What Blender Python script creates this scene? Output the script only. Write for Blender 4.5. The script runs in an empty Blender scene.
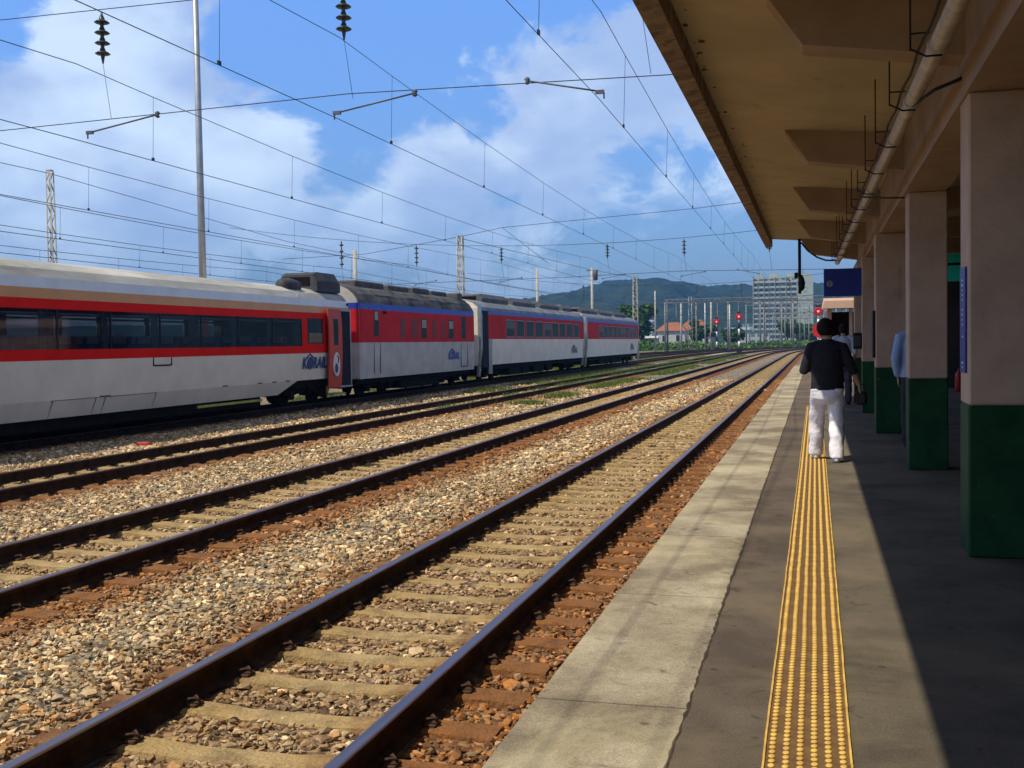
import bpy, bmesh, math, random
import numpy as np
from mathutils import Vector, Matrix, Euler
random.seed(7); rng = np.random.default_rng(7)
R = math.radians
scene = bpy.context.scene
COL = scene.collection

# ---------------------------------------------------------------- camera
cd = bpy.data.cameras.new('camera'); cam = bpy.data.objects.new('camera', cd); COL.objects.link(cam)
cd.sensor_width = 36; cd.lens = 1086 / 1024 * 36; cd.clip_start = .05; cd.clip_end = 9000
TH, PI_, RO = .2726, .0367, -.0167
F = Vector((-math.sin(TH) * math.cos(PI_), math.cos(TH) * math.cos(PI_), -math.sin(PI_)))
Rt = Vector((math.cos(TH), math.sin(TH), 0)); U = Rt.cross(F)
R2 = Rt * math.cos(RO) + U * math.sin(RO); U2 = -Rt * math.sin(RO) + U * math.cos(RO)
m = Matrix((R2, U2, -F)).transposed().to_4x4(); m.translation = Vector((0, 0, 1.45))
cam.matrix_world = m
scene.camera = cam
scene.render.resolution_x = 1024; scene.render.resolution_y = 768

# ---------------------------------------------------------------- light
SUN = Vector((.42, .45, -1)).normalized()
world = bpy.data.worlds.new('World'); scene.world = world; world.use_nodes = True
wn = world.node_tree; wn.nodes.clear()
def WN(t, **k):
    n = wn.nodes.new(t)
    for a, b in k.items(): setattr(n, a, b)
    return n
wl = wn.links.new
sky = WN('ShaderNodeTexSky', sky_type='NISHITA'); sky.sun_disc = False
sky.sun_elevation = math.asin(-SUN.z); sky.sun_rotation = math.atan2(-SUN.x, -SUN.y) % (2 * math.pi)
sky.air_density = 1.25; sky.dust_density = .9; sky.ozone_density = 2.5; sky.altitude = 50
tc = WN('ShaderNodeTexCoord')
# cloud field in direction space
mp = WN('ShaderNodeMapping'); mp.inputs['Scale'].default_value = (1, 1, 1.7); wl(tc.outputs['Generated'], mp.inputs['Vector'])
nz = WN('ShaderNodeTexNoise'); nz.inputs['Scale'].default_value = 7.5; nz.inputs['Detail'].default_value = 12; nz.inputs['Roughness'].default_value = .60
nz.inputs['Distortion'].default_value = .25; wl(mp.outputs[0], nz.inputs['Vector'])
nf = WN('ShaderNodeTexNoise'); nf.inputs['Scale'].default_value = 7.0; nf.inputs['Detail'].default_value = 5; wl(mp.outputs[0], nf.inputs['Vector'])
def M(op, a, b=None, c=None):
    n = WN('ShaderNodeMath', operation=op)
    for i, v in enumerate((a, b, c)):
        if v is None: continue
        if isinstance(v, (int, float)): n.inputs[i].default_value = v
        else: wl(v, n.inputs[i])
    return n.outputs[0]
def blob(d, cosr, amt):
    dn = WN('ShaderNodeVectorMath', operation='DOT_PRODUCT'); wl(tc.outputs['Generated'], dn.inputs[0])
    dn.inputs[1].default_value = Vector(d).normalized()
    mr = WN('ShaderNodeMapRange', interpolation_type='SMOOTHSTEP'); wl(dn.outputs['Value'], mr.inputs['Value'])
    mr.inputs['From Min'].default_value = cosr; mr.inputs['From Max'].default_value = 1
    mr.inputs['To Min'].default_value = 0; mr.inputs['To Max'].default_value = amt
    return mr.outputs[0]
def pixdir(x, y):
    return F + R2 * ((x - 512) / 1086) - U2 * ((y - 384) / 1086)
BL = [((60, 90), .965, .36), ((215, 95), .988, .26), ((150, 215), .975, .22), ((410, 165), .978, .34), ((540, 180), .975, .26), ((690, 190), .98, .22),
      ((620, 10), .985, .15), ((290, 20), .990, -.36), ((420, 20), .983, -.36), ((305, 110), .994, -.34), ((500, 60), .992, -.16), ((80, 262), .985, -.10), ((300, 262), .985, -.12), ((560, 268), .985, -.20), ((700, 255), .987, -.22),
      ((10, 5), .997, -.3)]
acc = M('MULTIPLY_ADD', nz.outputs['Fac'], 1.9, -1.0)
for p, c, a in BL: acc = M('ADD', acc, blob(pixdir(*p), c, a))
cm = WN('ShaderNodeMapRange', interpolation_type='SMOOTHSTEP'); wl(acc, cm.inputs['Value'])
cm.inputs['From Min'].default_value = .0; cm.inputs['From Max'].default_value = .24; cm.inputs['To Max'].default_value = .92
# only above the horizon
sep = WN('ShaderNodeSeparateXYZ'); wl(tc.outputs['Generated'], sep.inputs[0])
hz = WN('ShaderNodeMapRange'); wl(sep.outputs['Z'], hz.inputs['Value']); hz.inputs['From Min'].default_value = -.02; hz.inputs['From Max'].default_value = .16
cf = M('MULTIPLY', cm.outputs[0], hz.outputs[0]); SEPZ = sep.outputs['Z']
cc = WN('ShaderNodeMix', data_type='RGBA'); nfm = WN('ShaderNodeMapRange', interpolation_type='SMOOTHSTEP'); wl(nf.outputs['Fac'], nfm.inputs['Value']); nfm.inputs['From Min'].default_value = .36; nfm.inputs['From Max'].default_value = .64; wl(nfm.outputs[0], cc.inputs['Factor'])
cc.inputs[6].default_value = (4.6, 6.2, 9.6, 1); cc.inputs[7].default_value = (8.0, 9.8, 12.2, 1)
tint = WN('ShaderNodeMix', data_type='RGBA', blend_type='MULTIPLY'); tint.inputs['Factor'].default_value = 1
wl(sky.outputs[0], tint.inputs[6])
tz = WN('ShaderNodeMapRange'); tz.inputs['From Min'].default_value = .02; tz.inputs['From Max'].default_value = .30
tc2 = WN('ShaderNodeMix', data_type='RGBA'); wl(tz.outputs[0], tc2.inputs['Factor']); tc2.inputs[6].default_value = (.52, .70, 1.16, 1); tc2.inputs[7].default_value = (1.08, 1.5, 2.25, 1); wl(tc2.outputs[2], tint.inputs[7])
wl(SEPZ, tz.inputs['Value'])
mx = WN('ShaderNodeMix', data_type='RGBA'); wl(cf, mx.inputs['Factor']); wl(tint.outputs[2], mx.inputs[6]); wl(cc.outputs[2], mx.inputs[7])
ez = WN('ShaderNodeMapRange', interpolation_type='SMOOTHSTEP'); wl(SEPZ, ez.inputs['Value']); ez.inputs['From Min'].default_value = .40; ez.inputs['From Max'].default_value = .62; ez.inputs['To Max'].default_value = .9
hi_ = WN('ShaderNodeMix', data_type='RGBA'); wl(ez.outputs[0], hi_.inputs['Factor']); wl(mx.outputs[2], hi_.inputs[6]); hi_.inputs[7].default_value = (3.3, 3.2, 3.1, 1)  # grey overcast added overhead, out of view, to neutralise and dim the ambient light
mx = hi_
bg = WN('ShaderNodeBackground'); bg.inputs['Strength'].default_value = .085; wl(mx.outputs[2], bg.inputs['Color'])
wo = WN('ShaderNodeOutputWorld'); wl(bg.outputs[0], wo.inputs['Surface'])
sl = bpy.data.lights.new('sun', 'SUN'); sl.energy = 4.2; sl.angle = R(.55); sl.color = (1, .91, .74)
so = bpy.data.objects.new('sun', sl); COL.objects.link(so); so.rotation_euler = SUN.to_track_quat('-Z', 'Y').to_euler()
scene.view_settings.view_transform = 'Standard'; scene.view_settings.look = 'None'
scene.view_settings.exposure = .12; scene.view_settings.gamma = 1

# ---------------------------------------------------------------- materials
MATS = {}
def mat(name, col=(.5, .5, .5), rough=.7, metal=0, var=.15, vscale=3, bump=0, bscale=40, spec=.4, detail=5, emit=None, stretch=None, col2=None, coat=0):
    if name in MATS: return MATS[name]
    mt = bpy.data.materials.new(name); mt.use_nodes = True; MATS[name] = mt
    nt = mt.node_tree; b = nt.nodes['Principled BSDF']
    b.inputs['Roughness'].default_value = rough; b.inputs['Metallic'].default_value = metal; b.inputs['Specular IOR Level'].default_value = spec
    if coat: b.inputs['Coat Weight'].default_value = coat; b.inputs['Coat Roughness'].default_value = .15
    t = nt.nodes.new('ShaderNodeTexCoord'); mpg = nt.nodes.new('ShaderNodeMapping'); nt.links.new(t.outputs['Object'], mpg.inputs[0])
    if stretch: mpg.inputs['Scale'].default_value = stretch
    n = nt.nodes.new('ShaderNodeTexNoise'); n.inputs['Scale'].default_value = vscale; n.inputs['Detail'].default_value = detail; n.inputs['Roughness'].default_value = .62
    nt.links.new(mpg.outputs[0], n.inputs['Vector'])
    cr = nt.nodes.new('ShaderNodeValToRGB'); nt.links.new(n.outputs['Fac'], cr.inputs[0])
    c = Vector(col); lo = c * (1 - var * 1.6); hi = c * (1 + var)
    if col2: lo = Vector(col2); hi = c
    cr.color_ramp.elements[0].position = .32; cr.color_ramp.elements[1].position = .68
    cr.color_ramp.elements[0].color = (*[max(0, x) for x in lo], 1); cr.color_ramp.elements[1].color = (*[min(1, x) for x in hi], 1)
    nt.links.new(cr.outputs[0], b.inputs['Base Color'])
    if bump:
        n2 = nt.nodes.new('ShaderNodeTexNoise'); n2.inputs['Scale'].default_value = bscale; n2.inputs['Detail'].default_value = 6
        nt.links.new(mpg.outputs[0], n2.inputs['Vector'])
        bp = nt.nodes.new('ShaderNodeBump'); bp.inputs['Strength'].default_value = min(1, bump); bp.inputs['Distance'].default_value = .02
        nt.links.new(n2.outputs['Fac'], bp.inputs['Height']); nt.links.new(bp.outputs[0], b.inputs['Normal'])
    if emit:
        b.inputs['Emission Color'].default_value = (*emit[0], 1); b.inputs['Emission Strength'].default_value = emit[1]
    return mt

# ---------------------------------------------------------------- helpers
def tag(o, label=None, cat=None, group=None, kind=None):
    if label: o['label'] = label
    if cat: o['category'] = cat
    if group: o['group'] = group
    if kind: o['kind'] = kind
    return o
def empty(name, loc=(0, 0, 0), rz=0):
    o = bpy.data.objects.new(name, None); o.empty_display_size = .3; COL.objects.link(o); o.location = loc; o.rotation_euler = (0, 0, rz); return o
class MB:
    def __init__(s): s.v = []; s.f = []; s.m = []; s.sm = []
    def add(s, vs, fs, mi=0, smooth=False):
        k = len(s.v); s.v += [tuple(v) for v in vs]
        for f in fs: s.f.append([i + k for i in f]); s.m.append(mi); s.sm.append(smooth)
        return s
    def box(s, x0, x1, y0, y1, z0, z1, mi=0, bev=0):
        if bev:
            b = bev
            def ring(x0, x1, y0, y1, z): return [(x0 + b, y0, z), (x1 - b, y0, z), (x1, y0 + b, z), (x1, y1 - b, z), (x1 - b, y1, z), (x0 + b, y1, z), (x0, y1 - b, z), (x0, y0 + b, z)]
            rs = [ring(x0 + b, x1 - b, y0 + b, y1 - b, z0), ring(x0, x1, y0, y1, z0 + b), ring(x0, x1, y0, y1, z1 - b), ring(x0 + b, x1 - b, y0 + b, y1 - b, z1)]
            return s.loft(rs, mi)
        v = [(x0, y0, z0), (x1, y0, z0), (x1, y1, z0), (x0, y1, z0), (x0, y0, z1), (x1, y0, z1), (x1, y1, z1), (x0, y1, z1)]
        return s.add(v, [(0, 3, 2, 1), (4, 5, 6, 7), (0, 1, 5, 4), (1, 2, 6, 5), (2, 3, 7, 6), (3, 0, 4, 7)], mi)
    def loft(s, rings, mi=0, smooth=False, caps=True, closed=True):
        n = len(rings[0]); vs = [p for r in rings for p in r]; fs = []
        for i in range(len(rings) - 1):
            for j in range(n if closed else n - 1):
                a = i * n + j; b = i * n + (j + 1) % n; fs.append((a, b, b + n, a + n))
        s.add(vs, fs, mi, smooth)
        if caps:
            k = len(s.v) - len(vs)
            s.f.append([k + j for j in range(n)][::-1]); s.m.append(mi); s.sm.append(False)
            s.f.append([k + (len(rings) - 1) * n + j for j in range(n)]); s.m.append(mi); s.sm.append(False)
        return s
    def tube(s, pts, r, seg=6, mi=0, smooth=True):
        pts = [Vector(p) for p in pts]; rs = r if isinstance(r, (list, tuple)) else [r] * len(pts); rings = []
        a = None
        for i, p in enumerate(pts):
            d = (pts[min(i + 1, len(pts) - 1)] - pts[max(i - 1, 0)]).normalized()
            if a is None: a = d.cross(Vector((0, 0, 1)) if abs(d.z) < .9 else Vector((1, 0, 0))).normalized()
            else: a = (a - d * a.dot(d)).normalized()
            b = d.cross(a)
            rings.append([p + (a * math.cos(t * 2 * math.pi / seg) + b * math.sin(t * 2 * math.pi / seg)) * rs[i] for t in range(seg)])
        return s.loft(rings, mi, smooth)
    def lathe(s, c, prof, seg=12, mi=0, axis='z', smooth=True):
        rings = []
        for r, h in prof:
            ring = []
            for t in range(seg):
                a = t * 2 * math.pi / seg; x, y = r * math.cos(a), r * math.sin(a)
                ring.append((c[0] + x, c[1] + y, c[2] + h) if axis == 'z' else ((c[0] + h, c[1] + x, c[2] + y) if axis == 'x' else (c[0] + x, c[1] + h, c[2] - y)))
            rings.append(ring)
        return s.loft(rings, mi, smooth)
    def mesh(s, name, mats):
        me = bpy.data.meshes.new(name); me.from_pydata(s.v, [], s.f)
        for mm in (mats if isinstance(mats, (list, tuple)) else [mats]): me.materials.append(mm)
        me.polygons.foreach_set('material_index', s.m); me.polygons.foreach_set('use_smooth', s.sm); me.update()
        bm = bmesh.new(); bm.from_mesh(me); bmesh.ops.recalc_face_normals(bm, faces=bm.faces); bm.to_mesh(me); bm.free()
        return me
    def build(s, name, mats, parent=None, loc=None):
        o = bpy.data.objects.new(name, s.mesh(name, mats)); COL.objects.link(o)
        if parent: o.parent = parent
        if loc: o.location = loc
        return o
def link(name, me, parent=None, loc=(0, 0, 0), rz=0):
    o = bpy.data.objects.new(name, me); COL.objects.link(o); o.location = loc; o.rotation_euler = (0, 0, rz)
    if parent: o.parent = parent
    return o
def kids(o): return [c for c in bpy.data.objects if c.parent == o]
def copy_tree(o, parent=None, ch=None):
    c = o.copy(); COL.objects.link(c)
    if parent is not None: c.parent = parent
    for k in kids(o): copy_tree(k, c)
    return c
def npmesh(name, V, Fc, mats, attrs=None, smooth=False, mi=None):
    me = bpy.data.meshes.new(name); n = Fc.shape[1]
    me.vertices.add(len(V)); me.vertices.foreach_set('co', np.ascontiguousarray(V, dtype=np.float32).ravel())
    me.loops.add(Fc.size); me.loops.foreach_set('vertex_index', np.ascontiguousarray(Fc, dtype=np.int32).ravel())
    me.polygons.add(len(Fc)); me.polygons.foreach_set('loop_start', np.arange(0, Fc.size, n, dtype=np.int32))
    try: me.polygons.foreach_set('loop_total', np.full(len(Fc), n, dtype=np.int32))
    except Exception: pass
    for mm in mats: me.materials.append(mm)
    if mi is not None: me.polygons.foreach_set('material_index', mi.astype(np.int32))
    me.polygons.foreach_set('use_smooth', np.full(len(Fc), smooth))
    me.update(calc_edges=True)
    for an, (typ, dom, data) in (attrs or {}).items():
        a = me.attributes.new(an, typ, dom); a.data.foreach_set('color' if 'COLOR' in typ else 'value', np.ascontiguousarray(data, dtype=np.float32).ravel())
    return me
def vnoise(x, y, s, seed=0):
    # smooth value noise
    x = np.asarray(x) * s; y = np.asarray(y) * s
    xi = np.floor(x).astype(np.int64); yi = np.floor(y).astype(np.int64); fx = x - xi; fy = y - yi
    fx = fx * fx * (3 - 2 * fx); fy = fy * fy * (3 - 2 * fy)
    def h(a, b):
        n = (a * 374761393 + b * 668265263 + seed * 974711) & 0x7fffffff
        n = ((n ^ (n >> 13)) * 1274126177) & 0x7fffffff
        return ((n ^ (n >> 16)) & 0xffff) / 65535.
    return (h(xi, yi) * (1 - fx) + h(xi + 1, yi) * fx) * (1 - fy) + (h(xi, yi + 1) * (1 - fx) + h(xi + 1, yi + 1) * fx) * fy

# ================================================================= SETTING
RZ = -.5                                  # rail head
TR = [-2.93, -7.2, -11.96, -17.6, -22.3, -26.8, -31.2]
GA = .7525
BED = RZ - .185                           # ballast surface near sleeper tops
def bend(y): return np.where(np.asarray(y) > 150, ((np.asarray(y) - 150.) ** 2) / 1600., 0.)

# ---- ground sheet to the horizon
gm = bpy.data.materials.new('ground'); gm.use_nodes = True; nt = gm.node_tree; b = nt.nodes['Principled BSDF']; b.inputs['Roughness'].default_value = .95
t = nt.nodes.new('ShaderNodeTexCoord'); n1 = nt.nodes.new('ShaderNodeTexNoise'); n1.inputs['Scale'].default_value = .09; n1.inputs['Detail'].default_value = 10
nt.links.new(t.outputs['Object'], n1.inputs['Vector']); cr = nt.nodes.new('ShaderNodeValToRGB'); nt.links.new(n1.outputs['Fac'], cr.inputs[0])
e = cr.color_ramp.elements; e[0].position = .38; e[0].color = (.06, .10, .02, 1); e[1].position = .62; e[1].color = (.20, .17, .09, 1)
nt.links.new(cr.outputs[0], b.inputs['Base Color'])
MB().add([(-4000, -60, 0), (4000, -60, 0), (4000, 6000, 0), (-4000, 6000, 0)], [(0, 1, 2, 3)]).build('ground', gm, loc=(0, 0, -.95))['kind'] = 'structure'

# ---- ballast bed
def rustf(x, y):
    """rust stain strength from distance to the nearest rail of each track"""
    r = np.zeros_like(x)
    for k, (tx, s) in enumerate(zip(TR, (1, 1, .55, .5, .4, .4, .4))):
        d = np.abs(x - tx)
        o = d - GA
        wob = (vnoise(x, y, 1.6, k) - .5) * .28
        rt_ = (x > tx) * 1.; out = np.clip(1 - (o - (.34 + .20 * rt_) - wob) / .5, 0, 1) * (o > 0) * (.78 + .22 * rt_)
        inn = np.where(o <= 0, .80 - .22 * np.clip(-o / .6, 0, 1), 0)
        r = np.maximum(r, np.maximum(out, inn) * s)
    return np.clip(r, 0, 1)
xs = np.concatenate([np.arange(-36, -20, .8), np.arange(-20, -1.1, .1), [-1.09]])
ys = np.concatenate([np.arange(-6, 40, .25), np.arange(40, 120, 1), np.arange(120, 331, 5)])
X, Y = np.meshgrid(xs, ys); rust = rustf(X, Y)
Z = BED - .035 + (vnoise(X, Y, .9, 3) - .5) * .05 + (vnoise(X, Y, 5, 4) - .5) * .03
mid = np.zeros_like(X)
for a, b_ in ((TR[0], TR[1]), (TR[1], TR[2]), (TR[2], TR[3])):
    c = (a + b_) / 2; mid = np.maximum(mid, np.clip(1 - np.abs(X - c) / 1.0, 0, 1))
Z = Z + mid * .03; Z = np.where(X < -34, Z - .25, Z)
V = np.stack([X + bend(Y), Y, Z], -1).reshape(-1, 3); nx = len(xs)
I = np.arange(len(ys) - 1)[:, None] * nx + np.arange(nx - 1)[None, :]; Fq = np.stack([I, I + 1, I + nx + 1, I + nx], -1).reshape(-1, 4)
bm_ = bpy.data.materials.new('ballast_bed'); bm_.use_nodes = True; nt = bm_.node_tree; b = nt.nodes['Principled BSDF']; b.inputs['Roughness'].default_value = .95
L = nt.links.new; N = nt.nodes.new
t = N('ShaderNodeTexCoord'); vo = N('ShaderNodeTexVoronoi'); vo.inputs['Scale'].default_value = 17; L(t.outputs['Object'], vo.inputs['Vector'])
vb = N('ShaderNodeTexVoronoi'); vb.inputs['Scale'].default_value = 17; vb.feature = 'F2'; L(t.outputs['Object'], vb.inputs['Vector'])
sp = N('ShaderNodeSeparateColor'); L(vo.outputs['Color'], sp.inputs[0])
c1 = N('ShaderNodeValToRGB'); L(sp.outputs[0], c1.inputs[0])
for p, c in ((0, (.04, .032, .02)), (.3, (.11, .09, .06)), (.6, (.22, .18, .12)), (1, (.42, .36, .25))):
    el = c1.color_ramp.elements.new(p) if p not in (0, 1) else c1.color_ramp.elements[0 if p == 0 else -1]; el.color = (*c, 1)
c2 = N('ShaderNodeValToRGB'); L(sp.outputs[0], c2.inputs[0])
for p, c in ((0, (.07, .03, .012)), (.5, (.19, .085, .03)), (1, (.36, .19, .08))):
    el = c2.color_ramp.elements.new(p) if p not in (0, 1) else c2.color_ramp.elements[0 if p == 0 else -1]; el.color = (*c, 1)
at = N('ShaderNodeAttribute'); at.attribute_name = 'rust'
mxx = N('ShaderNodeMix'); mxx.data_type = 'RGBA'; L(at.outputs['Fac'], mxx.inputs['Factor']); L(c1.outputs[0], mxx.inputs[6]); L(c2.outputs[0], mxx.inputs[7])
L(mxx.outputs[2], b.inputs['Base Color'])
bp = N('ShaderNodeBump'); bp.inputs['Distance'].default_value = .04; bp.inputs['Strength'].default_value = .9; bp.invert = True; L(vo.outputs['Distance'], bp.inputs['Height']); L(bp.outputs[0], b.inputs['Normal'])
tag(link('ballast_bed', npmesh('ballast_bed', V, Fq, [bm_], {'rust': ('FLOAT', 'POINT', rust.ravel())}, True)), kind='structure')

# ---- loose ballast stones (real geometry)
def ico():
    p = (1 + 5 ** .5) / 2
    v = np.array([(-1, p, 0), (1, p, 0), (-1, -p, 0), (1, -p, 0), (0, -1, p), (0, 1, p), (0, -1, -p), (0, 1, -p), (p, 0, -1), (p, 0, 1), (-p, 0, -1), (-p, 0, 1)]) / math.sqrt(1 + p * p)
    f = np.array([(0, 11, 5), (0, 5, 1), (0, 1, 7), (0, 7, 10), (0, 10, 11), (1, 5, 9), (5, 11, 4), (11, 10, 2), (10, 7, 6), (7, 1, 8), (3, 9, 4), (3, 4, 2), (3, 2, 6), (3, 6, 8), (3, 8, 9), (4, 9, 5), (2, 4, 11), (6, 2, 10), (8, 6, 7), (9, 8, 1)])
    return v, f
SLP = .6; SY0 = .25
def scatter():
    P = []
    for (y0, y1, dens, sz) in ((2.4, 9, 1050, .0195), (9, 18, 620, .0235), (18, 32, 240, .034), (32, 60, 60, .05)):
        n = int((y1 - y0) * 18.5 * dens)
        x = rng.uniform(-19.6, -1.13, n); y = rng.uniform(y0, y1, n)
        k = (x > -.90 * y - 1.2)              # keep what a camera near the photo's could see
        x, y = x[k], y[k]; s = sz * np.exp(rng.normal(0, .28, len(x)))
        P.append(np.stack([x, y, s], -1))
    P = np.concatenate(P); x, y, s = P.T
    keep = np.ones(len(P), bool)
    for tx in TR[:4]:
        d = np.abs(x - tx)
        keep &= ~(np.abs(d - GA) < .095)
        ph = np.abs((y - SY0 + SLP / 2) % SLP - SLP / 2)
        on = (d < 1.22) & (ph < .115)
        keep &= ~(on & (rng.random(len(P)) < .965))
    return P[keep]
P = scatter(); x, y, s = P.T; n = len(P)
iv, if_ = ico()
tv = np.stack([iv * rng.uniform(.5, 1.45, (12, 1)) for _ in range(24)])           # 24 stone shapes
sh = tv[rng.integers(0, 24, n)]
dims = rng.uniform(.65, 1.3, (n, 1, 3)) * np.array([1.15, .9, .68]); sh = sh * dims * s[:, None, None]
a = rng.uniform(0, 6.283, n); tl = rng.normal(0, .45, n)
ca, sa, ct, st = np.cos(a)[:, None], np.sin(a)[:, None], np.cos(tl)[:, None], np.sin(tl)[:, None]
sx, sy, sz = sh[..., 0], sh[..., 1], sh[..., 2]
sy, sz = sy * ct - sz * st, sy * st + sz * ct
sx, sy = sx * ca - sy * sa, sx * sa + sy * ca
nt_ = np.full(n, 1e3)
for tx in TR[:4]: nt_ = np.minimum(nt_, np.abs(x - tx))
intrack = nt_ < 1.25
base = BED - .028 + (vnoise(x, y, .9, 3) - .5) * .05 + rng.uniform(-.024, .028, n) + np.where(intrack, -.012, .012)
V = np.stack([sx + x[:, None], sy + y[:, None], sz + base[:, None]], -1).reshape(-1, 3)
Ff = (np.arange(n)[:, None, None] * 12 + if_[None]).reshape(-1, 3)
rs = rustf(x, y); rr = rng.random((n, 1))
greys = np.array([(.48, .45, .39), (.36, .33, .27), (.25, .215, .165), (.21, .20, .19), (.66, .62, .55), (.36, .24, .13), (.10, .085, .07), (.30, .29, .29)])
g = greys[rng.choice(8, n, p=[.15, .2, .17, .12, .09, .12, .07, .08])] * rng.uniform(.75, 1.2, (n, 1)) * np.array([1.50, 1.22, .82])
patch = vnoise(x, y, .45, 11)[:, None]; g = g * (1 - .25 * patch) * np.array([1, 1 - .04, 1 - .10]) ** (patch * 1.5)
rc = np.array([.37, .145, .030]) * (.45 + .9 * rr) ; rc2 = np.array([.15, .062, .022]) * (.5 + rr)
rc = np.where(rng.random((n, 1)) < .5, rc, rc2)
k = np.clip(rs[:, None] * rng.uniform(.55, 1.35, (n, 1)), 0, 1); k = np.where((rng.random((n, 1)) < .22) & (nt_[:, None] < GA), k * .35, k); 
isin = (nt_[:, None] < GA) * 1.; rc = rc * (1 - isin) + (np.array([.23, .14, .062]) * (.6 + 1.0 * rr)) * isin
col = g * (1 - k) + rc * k
colf = np.concatenate([np.repeat(col, 20, 0), np.ones((n * 20, 1))], -1)
smt = bpy.data.materials.new('ballast_stone'); smt.use_nodes = True; nt = smt.node_tree; b = nt.nodes['Principled BSDF']; b.inputs['Roughness'].default_value = .85
at = nt.nodes.new('ShaderNodeAttribute'); at.attribute_name = 'tone'
nn = nt.nodes.new('ShaderNodeTexNoise'); nn.inputs['Scale'].default_value = 60; tcn = nt.nodes.new('ShaderNodeTexCoord'); nt.links.new(tcn.outputs['Object'], nn.inputs[0])
ml = nt.nodes.new('ShaderNodeMix'); ml.data_type = 'RGBA'; ml.blend_type = 'OVERLAY'; ml.inputs['Factor'].default_value = .5
nt.links.new(at.outputs['Color'], ml.inputs[6]); nt.links.new(nn.outputs['Fac'], ml.inputs[7]); nt.links.new(ml.outputs[2], b.inputs['Base Color'])
st_o = link('ballast_stones', npmesh('ballast_stones', V, Ff, [smt], {'tone': ('FLOAT_COLOR', 'FACE', colf)}))
tag(st_o, 'broken grey and rust stained ballast stones lying between the tracks', 'ballast', kind='stuff')

# ---- railway tracks
M_railside = mat('rail_side_rust', (.045, .024, .014), .85, 0, .4, 6, .3, 60, spec=.1)
M_railtop = mat('rail_running_surface', (.30, .25, .27), .42, 1, .12, 8, stretch=(4, .2, 1))
M_railtop2 = mat('rail_running_surface_dull', (.16, .11, .09), .45, .7, .2, 8)
def sleeper_mat():
    mt = bpy.data.materials.new('sleeper_concrete'); mt.use_nodes = True; nt = mt.node_tree; b = nt.nodes['Principled BSDF']; b.inputs['Roughness'].default_value = .9
    t = nt.nodes.new('ShaderNodeTexCoord'); se = nt.nodes.new('ShaderNodeSeparateXYZ'); nt.links.new(t.outputs['Object'], se.inputs[0])
    nx_ = nt.nodes.new('ShaderNodeMath'); nx_.operation = 'MULTIPLY'; nx_.inputs[1].default_value = -.52; nt.links.new(se.outputs['X'], nx_.inputs[0])
    ab = nt.nodes.new('ShaderNodeMath'); ab.operation = 'MAXIMUM'; nt.links.new(se.outputs['X'], ab.inputs[0]); nt.links.new(nx_.outputs[0], ab.inputs[1])
    no = nt.nodes.new('ShaderNodeTexNoise'); no.inputs['Scale'].default_value = 9; no.inputs['Detail'].default_value = 8
    ge = nt.nodes.new('ShaderNodeObjectInfo')
    cb = nt.nodes.new('ShaderNodeVectorMath'); cb.operation = 'ADD'; nt.links.new(t.outputs['Object'], cb.inputs[0])
    wv = nt.nodes.new('ShaderNodeCombineXYZ'); mu = nt.nodes.new('ShaderNodeMath'); mu.operation = 'MULTIPLY'; mu.inputs[1].default_value = 53; nt.links.new(ge.outputs['Random'], mu.inputs[0])
    nt.links.new(mu.outputs[0], wv.inputs[2]); nt.links.new(wv.outputs[0], cb.inputs[1]); nt.links.new(cb.outputs[0], no.inputs['Vector'])
    ad = nt.nodes.new('ShaderNodeMath'); ad.operation = 'MULTIPLY_ADD'; nt.links.new(no.outputs['Fac'], ad.inputs[0]); ad.inputs[1].default_value = .5; nt.links.new(ab.outputs[0], ad.inputs[2])
    cr = nt.nodes.new('ShaderNodeValToRGB'); nt.links.new(ad.outputs[0], cr.inputs[0]); el = cr.color_ramp.elements
    el[0].position = .1; el[0].color = (.42, .31, .145, 1); el[1].position = 1; el[1].color = (.23, .095, .026, 1)
    x = el.new(.62); x.color = (.37, .25, .10, 1); x = el.new(.85); x.color = (.20, .095, .032, 1)
    n3 = nt.nodes.new('ShaderNodeTexNoise'); n3.inputs['Scale'].default_value = 5; n3.inputs['Detail'].default_value = 10; n3.inputs['Roughness'].default_value = .7; nt.links.new(cb.outputs[0], n3.inputs['Vector'])
    c3 = nt.nodes.new('ShaderNodeValToRGB'); nt.links.new(n3.outputs['Fac'], c3.inputs[0]); c3.color_ramp.elements[0].position = .36; c3.color_ramp.elements[1].position = .54
    c3.color_ramp.elements[0].color = (.45, .42, .40, 1); c3.color_ramp.elements[1].color = (1, 1, 1, 1)
    mm = nt.nodes.new('ShaderNodeMix'); mm.data_type = 'RGBA'; mm.blend_type = 'MULTIPLY'; mm.inputs['Factor'].default_value = .8
    nt.links.new(cr.outputs[0], mm.inputs[6]); nt.links.new(c3.outputs[0], mm.inputs[7]); nt.links.new(mm.outputs[2], b.inputs['Base Color'])
    bp = nt.nodes.new('ShaderNodeBump'); bp.inputs['Distance'].default_value = .02; bp.inputs['Strength'].default_value = .9
    n4 = nt.nodes.new('ShaderNodeTexNoise'); n4.inputs['Scale'].default_value = 45; n4.inputs['Detail'].default_value = 6; nt.links.new(cb.outputs[0], n4.inputs['Vector'])
    nt.links.new(n4.outputs['Fac'], bp.inputs['Height']); nt.links.new(bp.outputs[0], b.inputs['Normal'])
    return mt
M_sl = sleeper_mat()
M_clip = mat('clip_steel', (.075, .042, .025), .8, 0, .3, 20, spec=.2)
def rail_profile():
    r = [(-.036, 0), (-.034, -.012), (-.036, -.04), (-.012, -.055), (-.009, -.13), (-.04, -.15), (-.07, -.162), (-.07, -.172)]
    half = [(-.030, .003)] + r
    return [(x, z) for x, z in half] + [(-x, z) for x, z in reversed(half)]
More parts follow.
